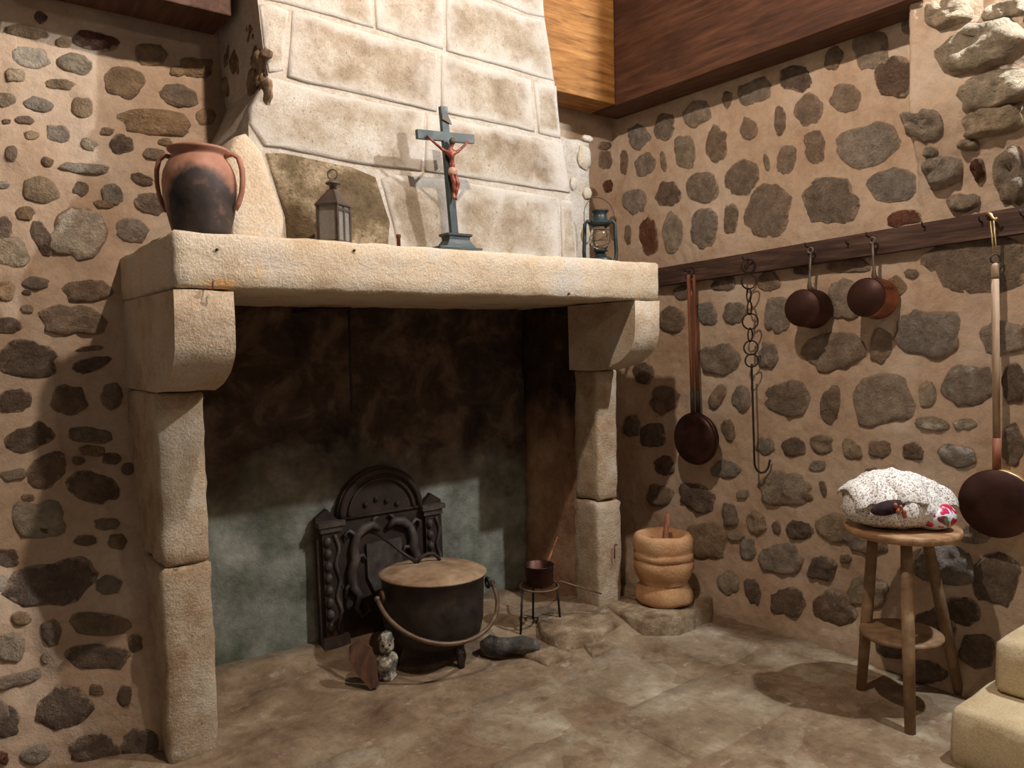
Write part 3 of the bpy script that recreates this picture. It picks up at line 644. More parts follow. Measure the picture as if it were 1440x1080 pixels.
# square candle lantern
ll = Vector((1.236, 2.735, TOP))
lt = thing('candle_lantern', 'small square brown tin candle lantern with ring handle, left part of the mantel', 'lantern', ll)
ca, sa = cos(radians(32)), sin(radians(32))
def LT(x, y, z): return ll+Vector((x*ca-y*sa, x*sa+y*ca, z))
def rbox(m, a, b):
    (x0, y0, z0), (x1, y1, z1) = a, b
    m.add([LT(*p) for p in ((x0,y0,z0),(x1,y0,z0),(x1,y1,z0),(x0,y1,z0),(x0,y0,z1),(x1,y0,z1),(x1,y1,z1),(x0,y1,z1))], [(3,2,1,0),(4,5,6,7),(0,1,5,4),(1,2,6,5),(2,3,7,6),(3,0,4,7)], False)
h = .042
m = MB(); rbox(m, (-h-.004, -h-.004, 0), (h+.004, h+.004, .012)); m.build('base', mat_tin, lt)
for x in (-1, 1):
    for y in (-1, 1):
        m = MB(); rbox(m, (x*h-.005, y*h-.005, .012), (x*h+.005, y*h+.005, .142)); m.build('corner_post', mat_tin, lt)
for (x0, y0, x1, y1) in ((-h, -h, h, -h), (-h, h, h, h), (-h, -h, -h, h), (h, -h, h, h)):
    m = MB(); e = .0012
    rbox(m, (min(x0, x1)-(e if x0 == x1 else -.005), min(y0, y1)-(e if y0 == y1 else -.005), .012), (max(x0, x1)+(e if x0 == x1 else -.005), max(y0, y1)+(e if y0 == y1 else -.005), .142)); m.build('glass_pane', mat_pane, lt)
for sgn in (-1,):
    m = MB(); rbox(m, (-.004, -h-.005, .012), (.004, -h-.001, .142)); rbox(m, (-h, -h-.005, .122), (h, -h-.001, .130)); m.build('window_bar', mat_tin, lt)
m = MB(); h2 = h+.008; rbox(m, (-h2, -h2, .142), (h2, h2, .149))
q = .014; vs = [LT(x*h2, y*h2, .149) for x, y in ((-1,-1),(1,-1),(1,1),(-1,1))]+[LT(x*q, y*q, .205) for x, y in ((-1,-1),(1,-1),(1,1),(-1,1))]
m.add(vs, [(0,1,5,4),(1,2,6,5),(2,3,7,6),(3,0,4,7),(4,5,6,7)], False); m.build('roof', mat_tin, lt)
m = MB(); m.lathe([(.013, .2), (.013, .222), (.028, .226), (.028, .229), (.008, .244), (0, .246)], ll, 16); m.build('chimney_cap', mat_tin, lt)
m = MB(); m.ring(ll+Vector((0, 0, .262)), .0185, .0026, (.75, -.66, 0), (0, 0, 1)); m.build('ring_handle', mat_tin, lt)
m = MB(); m.lathe([(.010, .012), (.010, .07), (.004, .074), (.001, .084)], ll, 12); m.build('candle', mat_wax, lt)
# rusty peg
pl = Vector((1.515, 2.745, TOP)); m = MB(); m.lathe([(.008, 0), (.007, .045), (.010, .048), (.009, .058), (.003, .06)], pl, 10)
tag(m.build('iron_peg', mat_rust, None, pl), 'tiny rusty peg standing on the mantel left of the crucifix', 'peg')
# crucifix
cl_ = Vector((1.775, 2.725, TOP))
cx = thing('crucifix', 'dark standing crucifix with a small red carved figure, middle of the mantel', 'crucifix', cl_)
m = MB(); m.box(cl_+Vector((-.105, -.045, 0)), cl_+Vector((.105, .045, .018)), .003); m.build('foot_plinth', mat_cross, cx)
m = MB(); prof = [(.072, .018), (.062, .030), (.050, .048), (.050, .060), (.060, .066), (.060, .074)]
vs = []; 
for r, z in prof: vs += [cl_+Vector((x*r, y*r*.62, z)) for x, y in ((-1,-1),(1,-1),(1,1),(-1,1))]
m.add(vs, [(j*4+i, j*4+(i+1) % 4, j*4+4+(i+1) % 4, j*4+4+i) for j in range(5) for i in range(4)]+[(20,21,22,23)], False); m.build('pedestal', mat_cross, cx)
tilt = radians(-3.6); ux = Vector((cos(tilt), .0, -sin(tilt))); uz = Vector((sin(tilt), .018, cos(tilt))).normalized(); uy = Vector((0, 1, 0))
o0 = cl_+Vector((-.006, .004, .072))
def CR(x, y, z): return o0+ux*x+uy*y+uz*z
def cbox(m, a, b):
    (x0, y0, z0), (x1, y1, z1) = a, b
    m.add([CR(*p) for p in ((x0,y0,z0),(x1,y0,z0),(x1,y1,z0),(x0,y1,z0),(x0,y0,z1),(x1,y0,z1),(x1,y1,z1),(x0,y1,z1))], [(3,2,1,0),(4,5,6,7),(0,1,5,4),(1,2,6,5),(2,3,7,6),(3,0,4,7)], False)
m = MB(); cbox(m, (-.0165, -.010, -.004), (.0165, .010, .525)); m.build('upright', mat_cross, cx)
m = MB(); cbox(m, (-.138, -.0105, .385), (.138, .0095, .421)); m.build('crossbar', mat_cross, cx)
m = MB(); vs = [CR(x, y, z) for y in (-.016, -.010) for x, z in ((-.018, .470), (.026, .452), (.024, .462), (.012, .486), (-.016, .492))]
m.add(vs, [(0,1,2,3,4), (9,8,7,6,5)]+[(i, (i+1) % 5, 5+(i+1) % 5, 5+i) for i in range(5)], False); m.build('title_scroll', mat_tin, cx)
def skin_body(name, verts, edges, radii, mat, parent):
    me = bpy.data.meshes.new(name); base = WL[parent]
    me.from_pydata([tuple(Vector(v)-base) for v in verts], edges, []); o = bpy.data.objects.new(name, me); col.objects.link(o)
    md = o.modifiers.new('skin', 'SKIN'); md.use_smooth_shade = True
    for d, r in zip(me.skin_vertices[0].data, radii): d.radius = r if isinstance(r, tuple) else (r, r)
    me.skin_vertices[0].data[0].use_root = True
    ss = o.modifiers.new('sub', 'SUBSURF'); ss.levels = 2; ss.render_levels = 2
    dg = bpy.context.evaluated_depsgraph_get(); me2 = bpy.data.meshes.new_from_object(o.evaluated_get(dg))
    o.modifiers.clear(); o.data = me2; me2.materials.clear(); me2.materials.append(mat)
    o.parent = parent; WL[o] = base; return o
F = lambda x, z, y=-.026: CR(x, y, z)
vs = [F(.004, .262), F(.004, .300), F(.003, .332), F(.006, .352), F(.008, .372, -.032), F(-.026, .336), F(-.066, .366, -.022), F(-.104, .398, -.018), F(.034, .338), F(.072, .366, -.022), F(.106, .394, -.018),
      F(-.004, .250), F(-.002, .205, -.038), F(-.004, .160, -.026), F(-.003, .140, -.032), F(.012, .248), F(.016, .205, -.040), F(.007, .160, -.028), F(.004, .138, -.034)]
ed = [(0,1),(1,2),(2,3),(3,4),(2,5),(5,6),(6,7),(2,8),(8,9),(9,10),(0,11),(11,12),(12,13),(13,14),(0,15),(15,16),(16,17),(17,18)]
ra = [(.017, .013), (.014, .011), (.018, .012), .007, .012, .0075, .0055, .005, .0075, .0055, .005, .011, .009, .0065, .005, .011, .009, .0065, .005]
fig = skin_body('figure', vs, ed, ra, mat_fig, cx)
m = MB(); m.ball(F(.009, .378, -.034), (.0135, .0135, .016), 12, 8); m.build('hair', mat_tin, fig)
m = MB(); m.lathe([(.016, 0), (.020, .008), (.019, .024), (.015, .032)], F(.004, .240, -.027), 12, uz, sx=1.1, sy=.8); m.build('loincloth', mat_flesh, fig)
# storm lantern
sl = Vector((2.80, 2.93, TOP))
sn = thing('storm_lantern', 'dark green hurricane oil lantern with glass globe on the right end of the mantel', 'lantern', sl)
dd = Vector((.8, -.6, 0))
m = MB(); m.lathe([(.058, 0), (.062, .006), (.062, .040), (.054, .050), (.034, .056), (.030, .066), (0, .066)], sl, 28); m.build('fuel_tank', mat_green, sn)
m = MB(); m.lathe([(.024, .066), (.026, .078), (.040, .082), (.040, .086), (.022, .098), (.006, .104), (0, .104)], sl, 20); m.build('burner', mat_green, sn)
m = MB(); m.lathe([(.030, .088), (.044, .110), (.052, .140), (.052, .160), (.044, .190), (.033, .208), (.0315, .206), (.042, .189), (.050, .160), (.050, .140), (.042, .111), (.028, .090)], sl, 28, closed=True); m.build('glass_globe', mat_glass, sn)
m = MB(); m.lathe([(.036, .206), (.050, .212), (.062, .226), (.062, .230), (.040, .236), (.038, .262), (.034, .270), (.044, .284), (.048, .288), (.044, .294), (.012, .298), (0, .298)], sl, 28); m.build('chimney_cap', mat_green, sn)
for s in (-1, 1):
    m = MB(); m.tube([sl+dd*s*r+Vector((0, 0, z)) for r, z in ((.040, .232), (.066, .238), (.078, .222), (.080, .15), (.084, .08), (.082, .045), (.070, .026), (.058, .024))], .0085, 8, flat=1.2); m.build('side_tube', mat_green, sn)
m = MB()
for zz, ph in ((.125, .4), (.165, 2.4)):
    m.tube([sl+dd*.056*cos(t)+Vector((.6, .8, 0))*.056*sin(t)+Vector((0, 0, zz+.022*sin(t*1+ph))) for t in [2*pi*i/24 for i in range(24)]], .0016, 5, True)
m.build('wire_guard', mat_iron, sn)
m = MB(); m.tube([sl+dd*.080*cos(t)+Vector((.03*sin(t), .05*sin(t), .235+.135*sin(t)**.8 if sin(t) > 0 else .235)) for t in [pi*i/24 for i in range(25)]], .0018, 5); m.build('wire_bail', mat_iron, sn)

# ------------------------------------------------------------------ fireback
fl = Vector((1.815, 3.53, floor_z(1.815, 3.53)))
fb = thing('fireback', 'arched dark cast-iron fireback with relief pilasters leaning against the hearth wall', 'fireback', fl)
XA, XB, YF = 1.455, 2.17, 3.525; XM = (XA+XB)/2
def ly(z): return YF+.03*z/.9                        # leans back on the wall
def FBp(x, z, out=0): return Vector((x, ly(z)-out, z))
arch = [(XM+.245*cos(t), .645+.235*sin(t)) for t in [pi*i/16 for i in range(17)]]
outl = [(XA, .0), (XB, .0), (XB, .66), (XB-.06, .70)] + arch + [(XA+.06, .70), (XA, .66)]
m = MB(); m.prism([FBp(x, z+.005) for x, z in outl], (0, .03, 0)); m.build('plate', mat_cast, fb)
for x0, x1 in ((XA+.01, XA+.125), (XB-.125, XB-.01)):
    m = MB()
    vs = [FBp(x, z, o_) for o_ in (0, .022) for x, z in ((x0+.012, .08), (x1-.012, .08), (x1-.012, .60), (x0+.012, .60))]
    m.add(vs, [(0,1,2,3),(7,6,5,4),(0,1,5,4),(1,2,6,5),(2,3,7,6),(3,0,4,7)], False)
    pil = m.build('pilaster', mat_cast, fb)
    for z0, z1, ex in ((.595, .622, .0), (.624, .648, .012), (.02, .08, .010)):
        m = MB(); vs = [FBp(x, z, o_) for o_ in (0, .032+ex) for x, z in ((x0-ex, z0), (x1+ex, z0), (x1+ex, z1), (x0-ex, z1))]
        m.add(vs, [(0,1,2,3),(7,6,5,4),(0,1,5,4),(1,2,6,5),(2,3,7,6),(3,0,4,7)], False); m.build('moulding', mat_beast, pil)
    for q in range(8):
        m = MB(); m.ball(FBp((x0+x1)/2-.022, .13+.06*q, .026), (.019, .018, .024), 10, 7); m.build('bead', mat_beast, pil)
    m = MB(); m.tube([FBp((x0+x1)/2+.026+.010*sin(z*40), z, .026) for z in [.10+.02*i for i in range(25)]], .010, 7); m.build('twisted_rope', mat_beast, pil)
for R, r in ((.225, .016), (.185, .009)):
    m = MB(); m.tube([FBp(XM+R*cos(t), .645+R*.95*sin(t), .006) for t in [pi*i/20 for i in range(21)]], r, 8); m.build('arch_moulding', mat_cast, fb)
m = MB(); m.tube([FBp(XA+.14, .645, .006), FBp(XB-.14, .645, .006)], .008, 6); m.build('arch_moulding', mat_cast, fb)
# relief in the middle: a shield with two curling beasts
sh = [(XM-.10, .50), (XM+.10, .50), (XM+.10, .33), (XM+.06, .24), (XM, .20), (XM-.06, .24), (XM-.10, .33)]
m = MB(); m.prism([FBp(x, z, .016) for x, z in sh], (0, .016, 0)); m.build('shield', mat_beast, fb)
for s in (-1, 1):
    body = [(.02, .565), (.06, .595), (.11, .585), (.15, .555), (.17, .50), (.165, .44), (.19, .38), (.185, .30), (.15, .25), (.17, .19), (.14, .14), (.10, .16), (.11, .20)]
    rad = [.012, .022, .026, .022, .024, .028, .026, .024, .018, .014, .011, .009, .006]
    m = MB(); m.tube([FBp(XM+s*x, z, .016) for x, z in body], rad, 8); bs = m.build('scroll_beast', mat_beast, fb)
    for pth in ([(.06, .60), (.05, .625), (.03, .63)], [(.15, .55), (.19, .585), (.215, .57), (.205, .54)], [(.165, .44), (.12, .45), (.105, .42)], [(.185, .33), (.22, .30), (.225, .26), (.205, .245)]):
        m = MB(); m.tube([FBp(XM+s*x, z, .016) for x, z in pth], [.012]+[.010]*(len(pth)-2)+[.005], 7); m.build('limb', mat_beast, bs)
for q in range(4):
    m = MB(); m.ball(FBp(XM-.09+.06*q, .70+.02*sin(q*1.5), .008), (.014, .01, .014), 8, 6); m.build('boss', mat_cast, fb)
# hanging rod with wall bar
hl = onY(495, 578, 3.44)
hr = thing('pot_hanger', 'thin black iron rod hanging from a short wall bar inside the hearth', 'hanger', (hl.x, 3.44, hl.z))
m = MB(); m.tube([(hl.x, 3.44, hl.z), (hl.x, 3.44, 1.688)], .0065, 8); m.tube([(hl.x, 3.44, hl.z), (hl.x+.012, 3.43, hl.z-.02), (hl.x+.03, 3.425, hl.z-.012), (hl.x+.034, 3.425, hl.z+.01)], .005, 7); m.build('rod', mat_iron, hr)
m = MB(); m.tube([(1.40, 3.585, 1.678), (1.40, 3.44, 1.678), (hl.x+.01, 3.44, 1.684)], .010, 8); m.build('wall_bar', mat_iron, hr)

# ------------------------------------------------------------------ cauldron
cc = Vector((1.845, 3.115, floor_z(1.845, 3.115)))
cau = thing('cauldron', 'large black three-legged cauldron with rusty lid standing in the hearth', 'cauldron', cc)
tq = Vector((.03, .02, 1)).normalized()
Q = Vector((0, 0, 1)).rotation_difference(tq).to_matrix()
def CQ(x, y, z): return cc + Q @ Vector((x, y, z))
m = MB(); m.lathe([(0, .075), (.10, .080), (.18, .10), (.225, .14), (.238, .20), (.240, .30), (.243, .395), (.250, .402), (.250, .410), (.236, .410), (.232, .39), (.228, .22), (.17, .12), (0, .1)], cc, 40, tq); m.build('body', mat_iron, cau)
m = MB(); m.lathe([(.252, .411), (.256, .414), (.256, .420), (.235, .424), (.225, .432), (.12, .446), (.03, .450), (0, .450)], cc, 40, tq); lid = m.build('lid', mat_lid, cau)
dv = Vector((.8, -.6, 0)); fv = Vector((-.6, -.8, 0))
c25, s25 = cos(radians(25)), sin(radians(25)); dv, fv = dv*c25-fv*s25, fv*c25+dv*s25
def CP(a, b, z): return cc + Q @ (dv*a+fv*b+Vector((0, 0, z)))
m = MB(); m.tube([CP(-.24, -.15, .60), CP(-.17, -.12, .545), CP(-.11, -.09, .492), CP(-.055, -.075, .452)], [.005, .007, .009, .010], 8)
m.tube([CP(-.055, -.075, .450), CP(-.035, -.075, .472), CP(.0, -.075, .487), (CP(.03, -.075, .484)), CP(.055, -.075, .462), CP(.06, -.075, .449)], .0095, 8); m.build('lid_handle', mat_iron, lid)
for s in (-1, 1):
    m = MB(); m.ring(CP(s*.262, .0+.05, .345), .022, .008, fv, (0, 0, 1), 14); m.ball(CP(s*.285, .05, .338), .015, 10, 7); m.build('lug', mat_bail if s < 0 else mat_iron, cau)
m = MB(); m.tube([CP(-.285*cos(t), .06+.27*sin(t), .335-.155*sin(t)) for t in [pi*i/28 for i in range(29)]], .0105, 9); m.build('bail_handle', mat_bail, cau)
for a in (radians(-78), radians(42), radians(162)):
    d = Vector((cos(a), sin(a), 0)); pts = [cc+d*.155+Vector((0, 0, .12)), cc+d*.172+Vector((0, 0, .06)), cc+d*.180+Vector((0, 0, .015)), cc+d*.186+Vector((0, 0, 0))]
    fz = floor_z(pts[-1].x, pts[-1].y); pts[-1].z = fz+.002; pts[-2].z = fz+.02
    m = MB(); m.tube(pts, [.024, .018, .015, .018], 10); m.build('leg', mat_iron, cau)

# ------------------------------------------------------------------ trivet and small pan
tl_ = Vector((2.42, 3.015, floor_z(2.42, 3.015)))
tv = thing('trivet', 'round iron trivet with three thin legs and long straight handle on the hearth', 'trivet', tl_)
TZ = .262; TR = .098
m = MB(); m.ring((tl_.x, tl_.y, TZ), TR, .0055, (1, 0, 0), (0, 1, 0), 28); m.build('ring', mat_bail, tv)
m = MB()
for a in (0, 2.1, 4.2): m.tube([(tl_.x, tl_.y, TZ), (tl_.x+TR*cos(a), tl_.y+TR*sin(a), TZ)], .0045, 6)
m.build('spokes', mat_iron, tv)
for a in (radians(170), radians(-15), radians(70)):
    x, y = tl_.x+TR*cos(a), tl_.y+TR*sin(a); x2, y2 = tl_.x+(TR+.016)*cos(a), tl_.y+(TR+.016)*sin(a)
    m = MB(); m.tube([(x, y, TZ), (x2, y2, floor_z(x2, y2))], .0058, 7); m.build('leg', mat_iron, tv)
e = onY(846, 835, 2.84)
m = MB(); m.tube([(tl_.x+TR*.9, tl_.y-TR*.35, TZ+.004), (tl_.x+TR*1.1, tl_.y-TR*.4, TZ+.012), e], .0045, 7); m.build('handle', mat_bail, tv)
pl = Vector((2.42, 3.02, TZ+.006))
pn = thing('small_saucepan', 'small dark copper saucepan sitting on the iron trivet in the hearth', 'saucepan', pl)
m = MB(); m.lathe([(0, 0), (.070, 0), (.075, .006), (.078, .10), (.081, .102), (.080, .105), (.075, .104), (.072, .008), (0, .006)], pl, 32); m.build('body', mat_copperb, pn)
m = MB(); m.tube([pl+Vector((.074, .018, .092)), pl+Vector((.10, .03, .115)), pl+Vector((.19, .07, .20))], [.007, .006, .006], 8, flat=.6); m.build('handle', mat_handle, pn)

# ------------------------------------------------------------------ andiron, board, logs
al = Vector((1.565, 3.06, floor_z(1.565, 3.06)))
an = thing('andiron', 'small iron fire dog with an ash-grey head-and-chest bust left of the cauldron', 'andiron', al)
m = MB(); m.lathe([(.040, 0), (.046, .012), (.040, .028), (.047, .052), (.056, .085), (.048, .105), (.026, .118), (.020, .128), (0, .13)], al, 18, sy=.8); m.rough(.008, 30, 2); m.build('chest', mat_bust, an)
hd = lump(al+Vector((0, -.006, .160)), (.034, .038, .044), 6, .16, 14).build('head', mat_bust, an)
vw = Vector((-.45, -.89, 0)); sd_ = Vector((.89, -.45, 0)); hc = al+Vector((0, -.006, .160))
m = MB(); m.lathe([(.008, 0), (.006, .012), (0, .02)], hc+vw*.033+Vector((0, 0, -.006)), 8, vw+Vector((0, 0, .5))); m.build('nose', mat_bust, hd)
for s in (-1, 1):
    m = MB(); m.ball(hc+vw*.032+sd_*s*.014+Vector((0, 0, .008)), .006, 8, 6); m.build('eye', mat_iron, hd)
m = lump(hc+Vector((.005, .012, .022)), (.038, .036, .030), 12, .3, 12); m.build('hair', mat_bust, hd)
m = MB(); m.box(al+Vector((-.014, .03, .02)), al+Vector((.014, .36, .045)), .004); m.build('billet_bar', mat_iron, an)
bl_ = onZ(527, 970, 0); bt = onY(500, 905, 3.10)
m = MB(); dx_ = (bt-bl_); sdv = Vector((.75, -.45, .25)).normalized(); w0 = .045
P0, P1 = Vector((bl_.x, bl_.y, .004)), bt
wv = (sdv-dx_.normalized()*sdv.dot(dx_.normalized())).normalized(); nv_ = dx_.normalized().cross(wv)
secs = []
for f, ww in ((0, .020), (.15, .028), (.4, .045), (.75, .055), (1.0, .022)):
    c_ = P0.lerp(P1, f); secs += [c_+wv*ww+nv_*.010, c_-wv*ww+nv_*.010, c_-wv*ww-nv_*.010, c_+wv*ww-nv_*.010]
m.add(secs, [(j*4+i, j*4+(i+1) % 4, j*4+4+(i+1) % 4, j*4+4+i) for j in range(4) for i in range(4)]+[(0,1,2,3), (19,18,17,16)], False); m.rough(.004, 20, 3)
zmin = min(v[2] for v in m.v); m.v = [(x, y, z-zmin+.0) for x, y, z in m.v]
tag(m.build('charred_board', mat_plank, None, (bl_.x, bl_.y, 0)), 'pointed brown charred board leaning beside the ash-grey bust', 'board')
lg = Vector((2.155, 2.905, floor_z(2.155, 2.905)))
pts = [Vector((x, y, z)) for x, y, z in ((2.035, 2.985, .045), (2.07, 2.96, .052), (2.11, 2.935, .046), (2.15, 2.91, .050), (2.20, 2.875, .052), (2.245, 2.845, .045), (2.265, 2.83, .04))]
m = MB(); m.tube(pts, [.03, .052, .050, .036, .044, .042, .022], 14); m.rough(.014, 16, 5)
tag(m.build('charred_log', mat_char, None, lg), 'lumpy grey-black charred log lying on the hearth right of the cauldron', 'log')

# ------------------------------------------------------------------ stone mortar and pestle
ml = Vector((3.075, 2.765, .112))
mo = thing('stone_mortar', 'orange sandstone mortar with grooved rim standing by the right jamb', 'mortar', ml)
m = MB(); m.lathe([(.125, 0), (.150, .004), (.156, .02), (.150, .06), (.128, .092), (.124, .102), (.146, .135), (.158, .18), (.160, .222), (.1545, .226), (.1545, .233), (.160, .238), (.161, .262), (.154, .268), (.154, .276), (.160, .290), (.158, .335), (.146, .356), (.128, .362), (.108, .352), (.088, .30), (.05, .24), (0, .22)], ml, 40); m.rough(.006, 14, 3); m.build('bowl', mat_mortarpot, mo)
pp = ml+Vector((-.035, -.045, .295))
ps = [pp, pp+Vector((.0, .0, .055)), pp+Vector((.02, .010, .10)), pp+Vector((.045, .024, .15)), pp+Vector((.056, .030, .172))]
m = MB(); m.tube(ps, [.020, .017, .014, .017, .010], 10)
tag(m.build('pestle', mat_handle, None, pp), 'brown wooden pestle standing in the orange stone mortar', 'pestle')

# ------------------------------------------------------------------ wall rail and the things that hang from it
RA, RB = (3.005, 1.868, .054), (1.18, 1.934, .050)
def rail_z(y): return RA[1]+(RB[1]-RA[1])*(y-RA[0])/(RB[0]-RA[0])
m = MB(); vs = []; ys = [3.40, 2.6, 2.0, 1.4, .6]
for y in ys:
    zc = rail_z(y); vs += [(3.355, y, zc-.052), (3.355, y, zc+.050), (3.425, y, zc+.050), (3.425, y, zc-.052)]
m.add(vs, [(j*4+i, j*4+(i+1) % 4, j*4+4+(i+1) % 4, j*4+4+i) for j in range(4) for i in range(4)]+[(0,1,2,3),(19,18,17,16)], False); m.rough(.004, 5, 8)
rl = thing('wall_rail', 'long dark wooden rail with nails across the right rubble wall', 'rail', (3.39, 2.2, 1.9))
m.build('plank', mat_rail, rl)
def nail(u, v, name='nail', mat=mat_iron, up=.02, ln=.05):
    p = onX(u, v, 3.352); mm = MB(); mm.tube([p+Vector((.02, 0, 0)), p+Vector((-ln*.6, 0, 0)), p+Vector((-ln, 0, .004)), p+Vector((-ln-.004, 0, up))], .0035, 6); mm.build(name, mat, rl); return p
for u, v in ((970, 382), (1052, 366), (1140, 348), (1226, 334), (1193, 343), (1300, 319), (1380, 312), (1438, 303)): nail(u, v, ln=.045 if u not in (1193, 1300, 1380, 1438) else .02)
# long-handled iron with twin handles
XP = 3.30
c1 = onX(977, 617, XP); t1 = onX(969, 386, XP)
wi = thing('long_handled_pan', 'round dark lidded pan with twin long wooden handles, leftmost on the rail', 'pan', (XP, c1.y, c1.z-.14))
R1 = .142
m = MB(); m.lathe([(0, -.030), (.09, -.028), (.128, -.020), (R1, -.006), (R1, .0), (0, .0)], c1, 40, (1, 0, 0)); m.build('lid_half', mat_copperb, wi)
m = MB(); m.lathe([(0, .002), (R1+.002, .002), (R1+.002, .012), (.132, .040), (.11, .058), (0, .060)], c1, 40, (1, 0, 0)); m.build('pan_half', mat_copperb, wi)
for off, rr in ((0.0, .0105), (.045, .0105)):
    a_, b_ = Vector((XP+off-.008, c1.y+.004, c1.z+R1-.01)), Vector((XP+off-.005, t1.y, t1.z))
    m = MB(); m.tube([a_, a_.lerp(b_, .18)], [.013, .011], 9); m.build('socket', mat_iron, wi)
    m = MB(); m.tube([a_.lerp(b_, .17), a_.lerp(b_, .5), a_.lerp(b_, .97), b_], [rr, rr, rr, rr*.7], 9); m.build('handle', mat_handle, wi)
m = MB(); m.ring(Vector((XP+.017, t1.y, t1.z+.012)), .026, .003, (1, 0, 0), (0, 0, 1), 14); m.build('hanging_ring', mat_iron, wi)
# chain with hook
XC = 3.325
ch0 = onX(1053, 395, XC)
ch = thing('chain_hook', 'black iron ring chain ending in a long S-shaped pot hook, hanging from the rail', 'chain', (XC, ch0.y, onX(1070, 676, XC).z))
fu, fr = Vector((0, 1, 0)), Vector((1, 0, 0)); vx = Vector((.5, .87, 0))
for u, v, r, kind in ((1052, 374, .034, 0), (1053, 396, .037, 0), (1053, 415, .034, 1), (1054, 433, .034, 2), (1055, 452, .040, 0), (1055, 471, .034, 2), (1056, 489, .036, 0), (1057, 507, .033, 0)):
    c = onX(u, v, XC)
    m = MB(); d = Vector((.8, -.6, 0)) if kind == 0 else Vector((.6, .8, 0)) if kind == 1 else Vector((.95, .3, 0))
    m.ring(c, r, .0042, d, (0, 0, 1), 20, 6); m.build('link', mat_iron, ch)
a_, b_ = onX(1057, 515, XC), onX(1061, 650, XC); dh = Vector((.8, -.6, 0)); hkr = .038
m = MB(); m.tube([a_+Vector((0, 0, .012)), a_, a_.lerp(b_, .5), b_]+[b_+dh*hkr*(1-cos(t))+Vector((0, 0, -.055*sin(t))) for t in [pi*i/10 for i in range(1, 11)]]+[b_+dh*(2*hkr+.006)+Vector((0, 0, .012))], .0055, 8); m.build('hook', mat_iron, ch)
# copper saucepans
def saucepan(u, v, r, ul, vl, label, tiltv, mside, group=None):
    X = 3.255; c = onX(u, v, X); top = onX(ul, vl, 3.325)
    t = thing('copper_saucepan', label, 'saucepan', (X, c.y, c.z-r))
    ax = Vector(tiltv).normalized()
    m = MB(); m.lathe([(0, -.001), (r*.94, 0), (r*.985, .004), (r*.985, .006)], c, 36, ax); m.build('base', mat_copperd, t)
    m = MB(); m.lathe([(r*.985, .004), (r, .010), (r*1.02, .118), (r*1.05, .121), (r*1.05, .125), (r*.985, .124), (r*.96, .012), (0, .010)], c, 36, ax); m.build('body', mside, t)
    q = Vector((0, 0, 1)); q = (q-ax*q.dot(ax)).normalized()
    j = c+ax*.075+q*(r+.004)
    m = MB(); sy = ax.cross(q)
    vs = [j+sy*s_*w_+ax*o_+q*h_ for w_, o_, h_ in ((.030, .03, -.004), (.022, -.02, .000)) for s_ in (-1, 1)]
    m.tube([j+ax*.02+q*-.004, j+q*.012, j+q*.04, j.lerp(top, .5), top+Vector((0, 0, -.012))], [.030, .021, .0125, .0105, .010], 10, flat=.5)
    m.ring(top, .013, .0045, sy, (0, 0, 1), 12, 6); hn = m.build('handle', mat_steel, t)
    for s_ in (-1, 0, 1):
        m = MB(); m.ball(j+ax*.03+sy*s_*.014+q*.002, .0045, 8, 6); m.build('rivet', mat_brass, hn)
    return t
saucepan(1127, 433, .088, 1140, 352, 'smaller copper saucepan hanging by its handle next to the chain', (1, .10, -.04), mat_copperb)
saucepan(1217, 418, .086, 1227, 338, 'brighter copper saucepan hanging by its steel handle, right of the other one', (1, .06, -.05), mat_copper)
# warming pan at the right edge
XW = 3.31; c2 = onX(1400, 709, XW)
wp = thing('warming_pan', 'big copper warming pan on a long pale pole at the right edge above the stool', 'pan', (XW, c2.y, c2.z-.13))
R2 = .135
ax = Vector((1, .12, 0)).normalized()
m = MB(); m.lathe([(0, -.002), (.06, -.001), (R2*.97, .0), (R2, .006), (R2, .010)], c2, 44, ax); m.build('base', mat_copperd, wp)
m = MB(); m.lathe([(R2*.995, .008), (R2*1.01, .03), (R2, .058), (.10, .066), (0, .068)], c2, 44, ax); m.build('body', mat_brass, wp)
pb = Vector((XW+.025, c2.y+.006, c2.z+R2-.006)); pt = onX(1399, 372, XW+.025)
m = MB(); m.tube([pb, pb.lerp(pt, .16)], [.016, .015], 12); m.build('socket', mat_handle, wp)
m = MB(); m.tube([pb.lerp(pt, .155), pb.lerp(pt, .5), pb.lerp(pt, .93)], [.013, .0135, .014], 12); m.build('pole', mat_pole, wp)
m = MB(); m.lathe([(.012, 0), (.0145, .005), (.0145, .045), (.010, .056), (.006, .058)], pb.lerp(pt, .935), 12); m.build('finial', mat_pole, wp)
tq2 = pb.lerp(pt, .935)+Vector((0, 0, .075)); m = MB(); m.ring(tq2, .018, .0035, (.8, -.6, 0), (0, 0, 1), 14); m.build('hanging_ring', mat_iron, wp)
hk = onX(1395, 309, 3.32)
m = MB(); 
for s_ in (-.006, .006): m.tube([tq2+Vector((s_*.8, -s_*.6, .012)), hk+Vector((s_*.8, -s_*.6, -.004))], .0026, 6)
m.build('string', mat_string, wp)
m = MB(); m.tube([onX(1387, 303, 3.345), onX(1390, 300, 3.315), onX(1394, 302, 3.315), onX(1396, 307, 3.315), onX(1400, 309, 3.315), onX(1402, 306, 3.315)], .006, 8); m.build('brass_hook', mat_brass, rl)

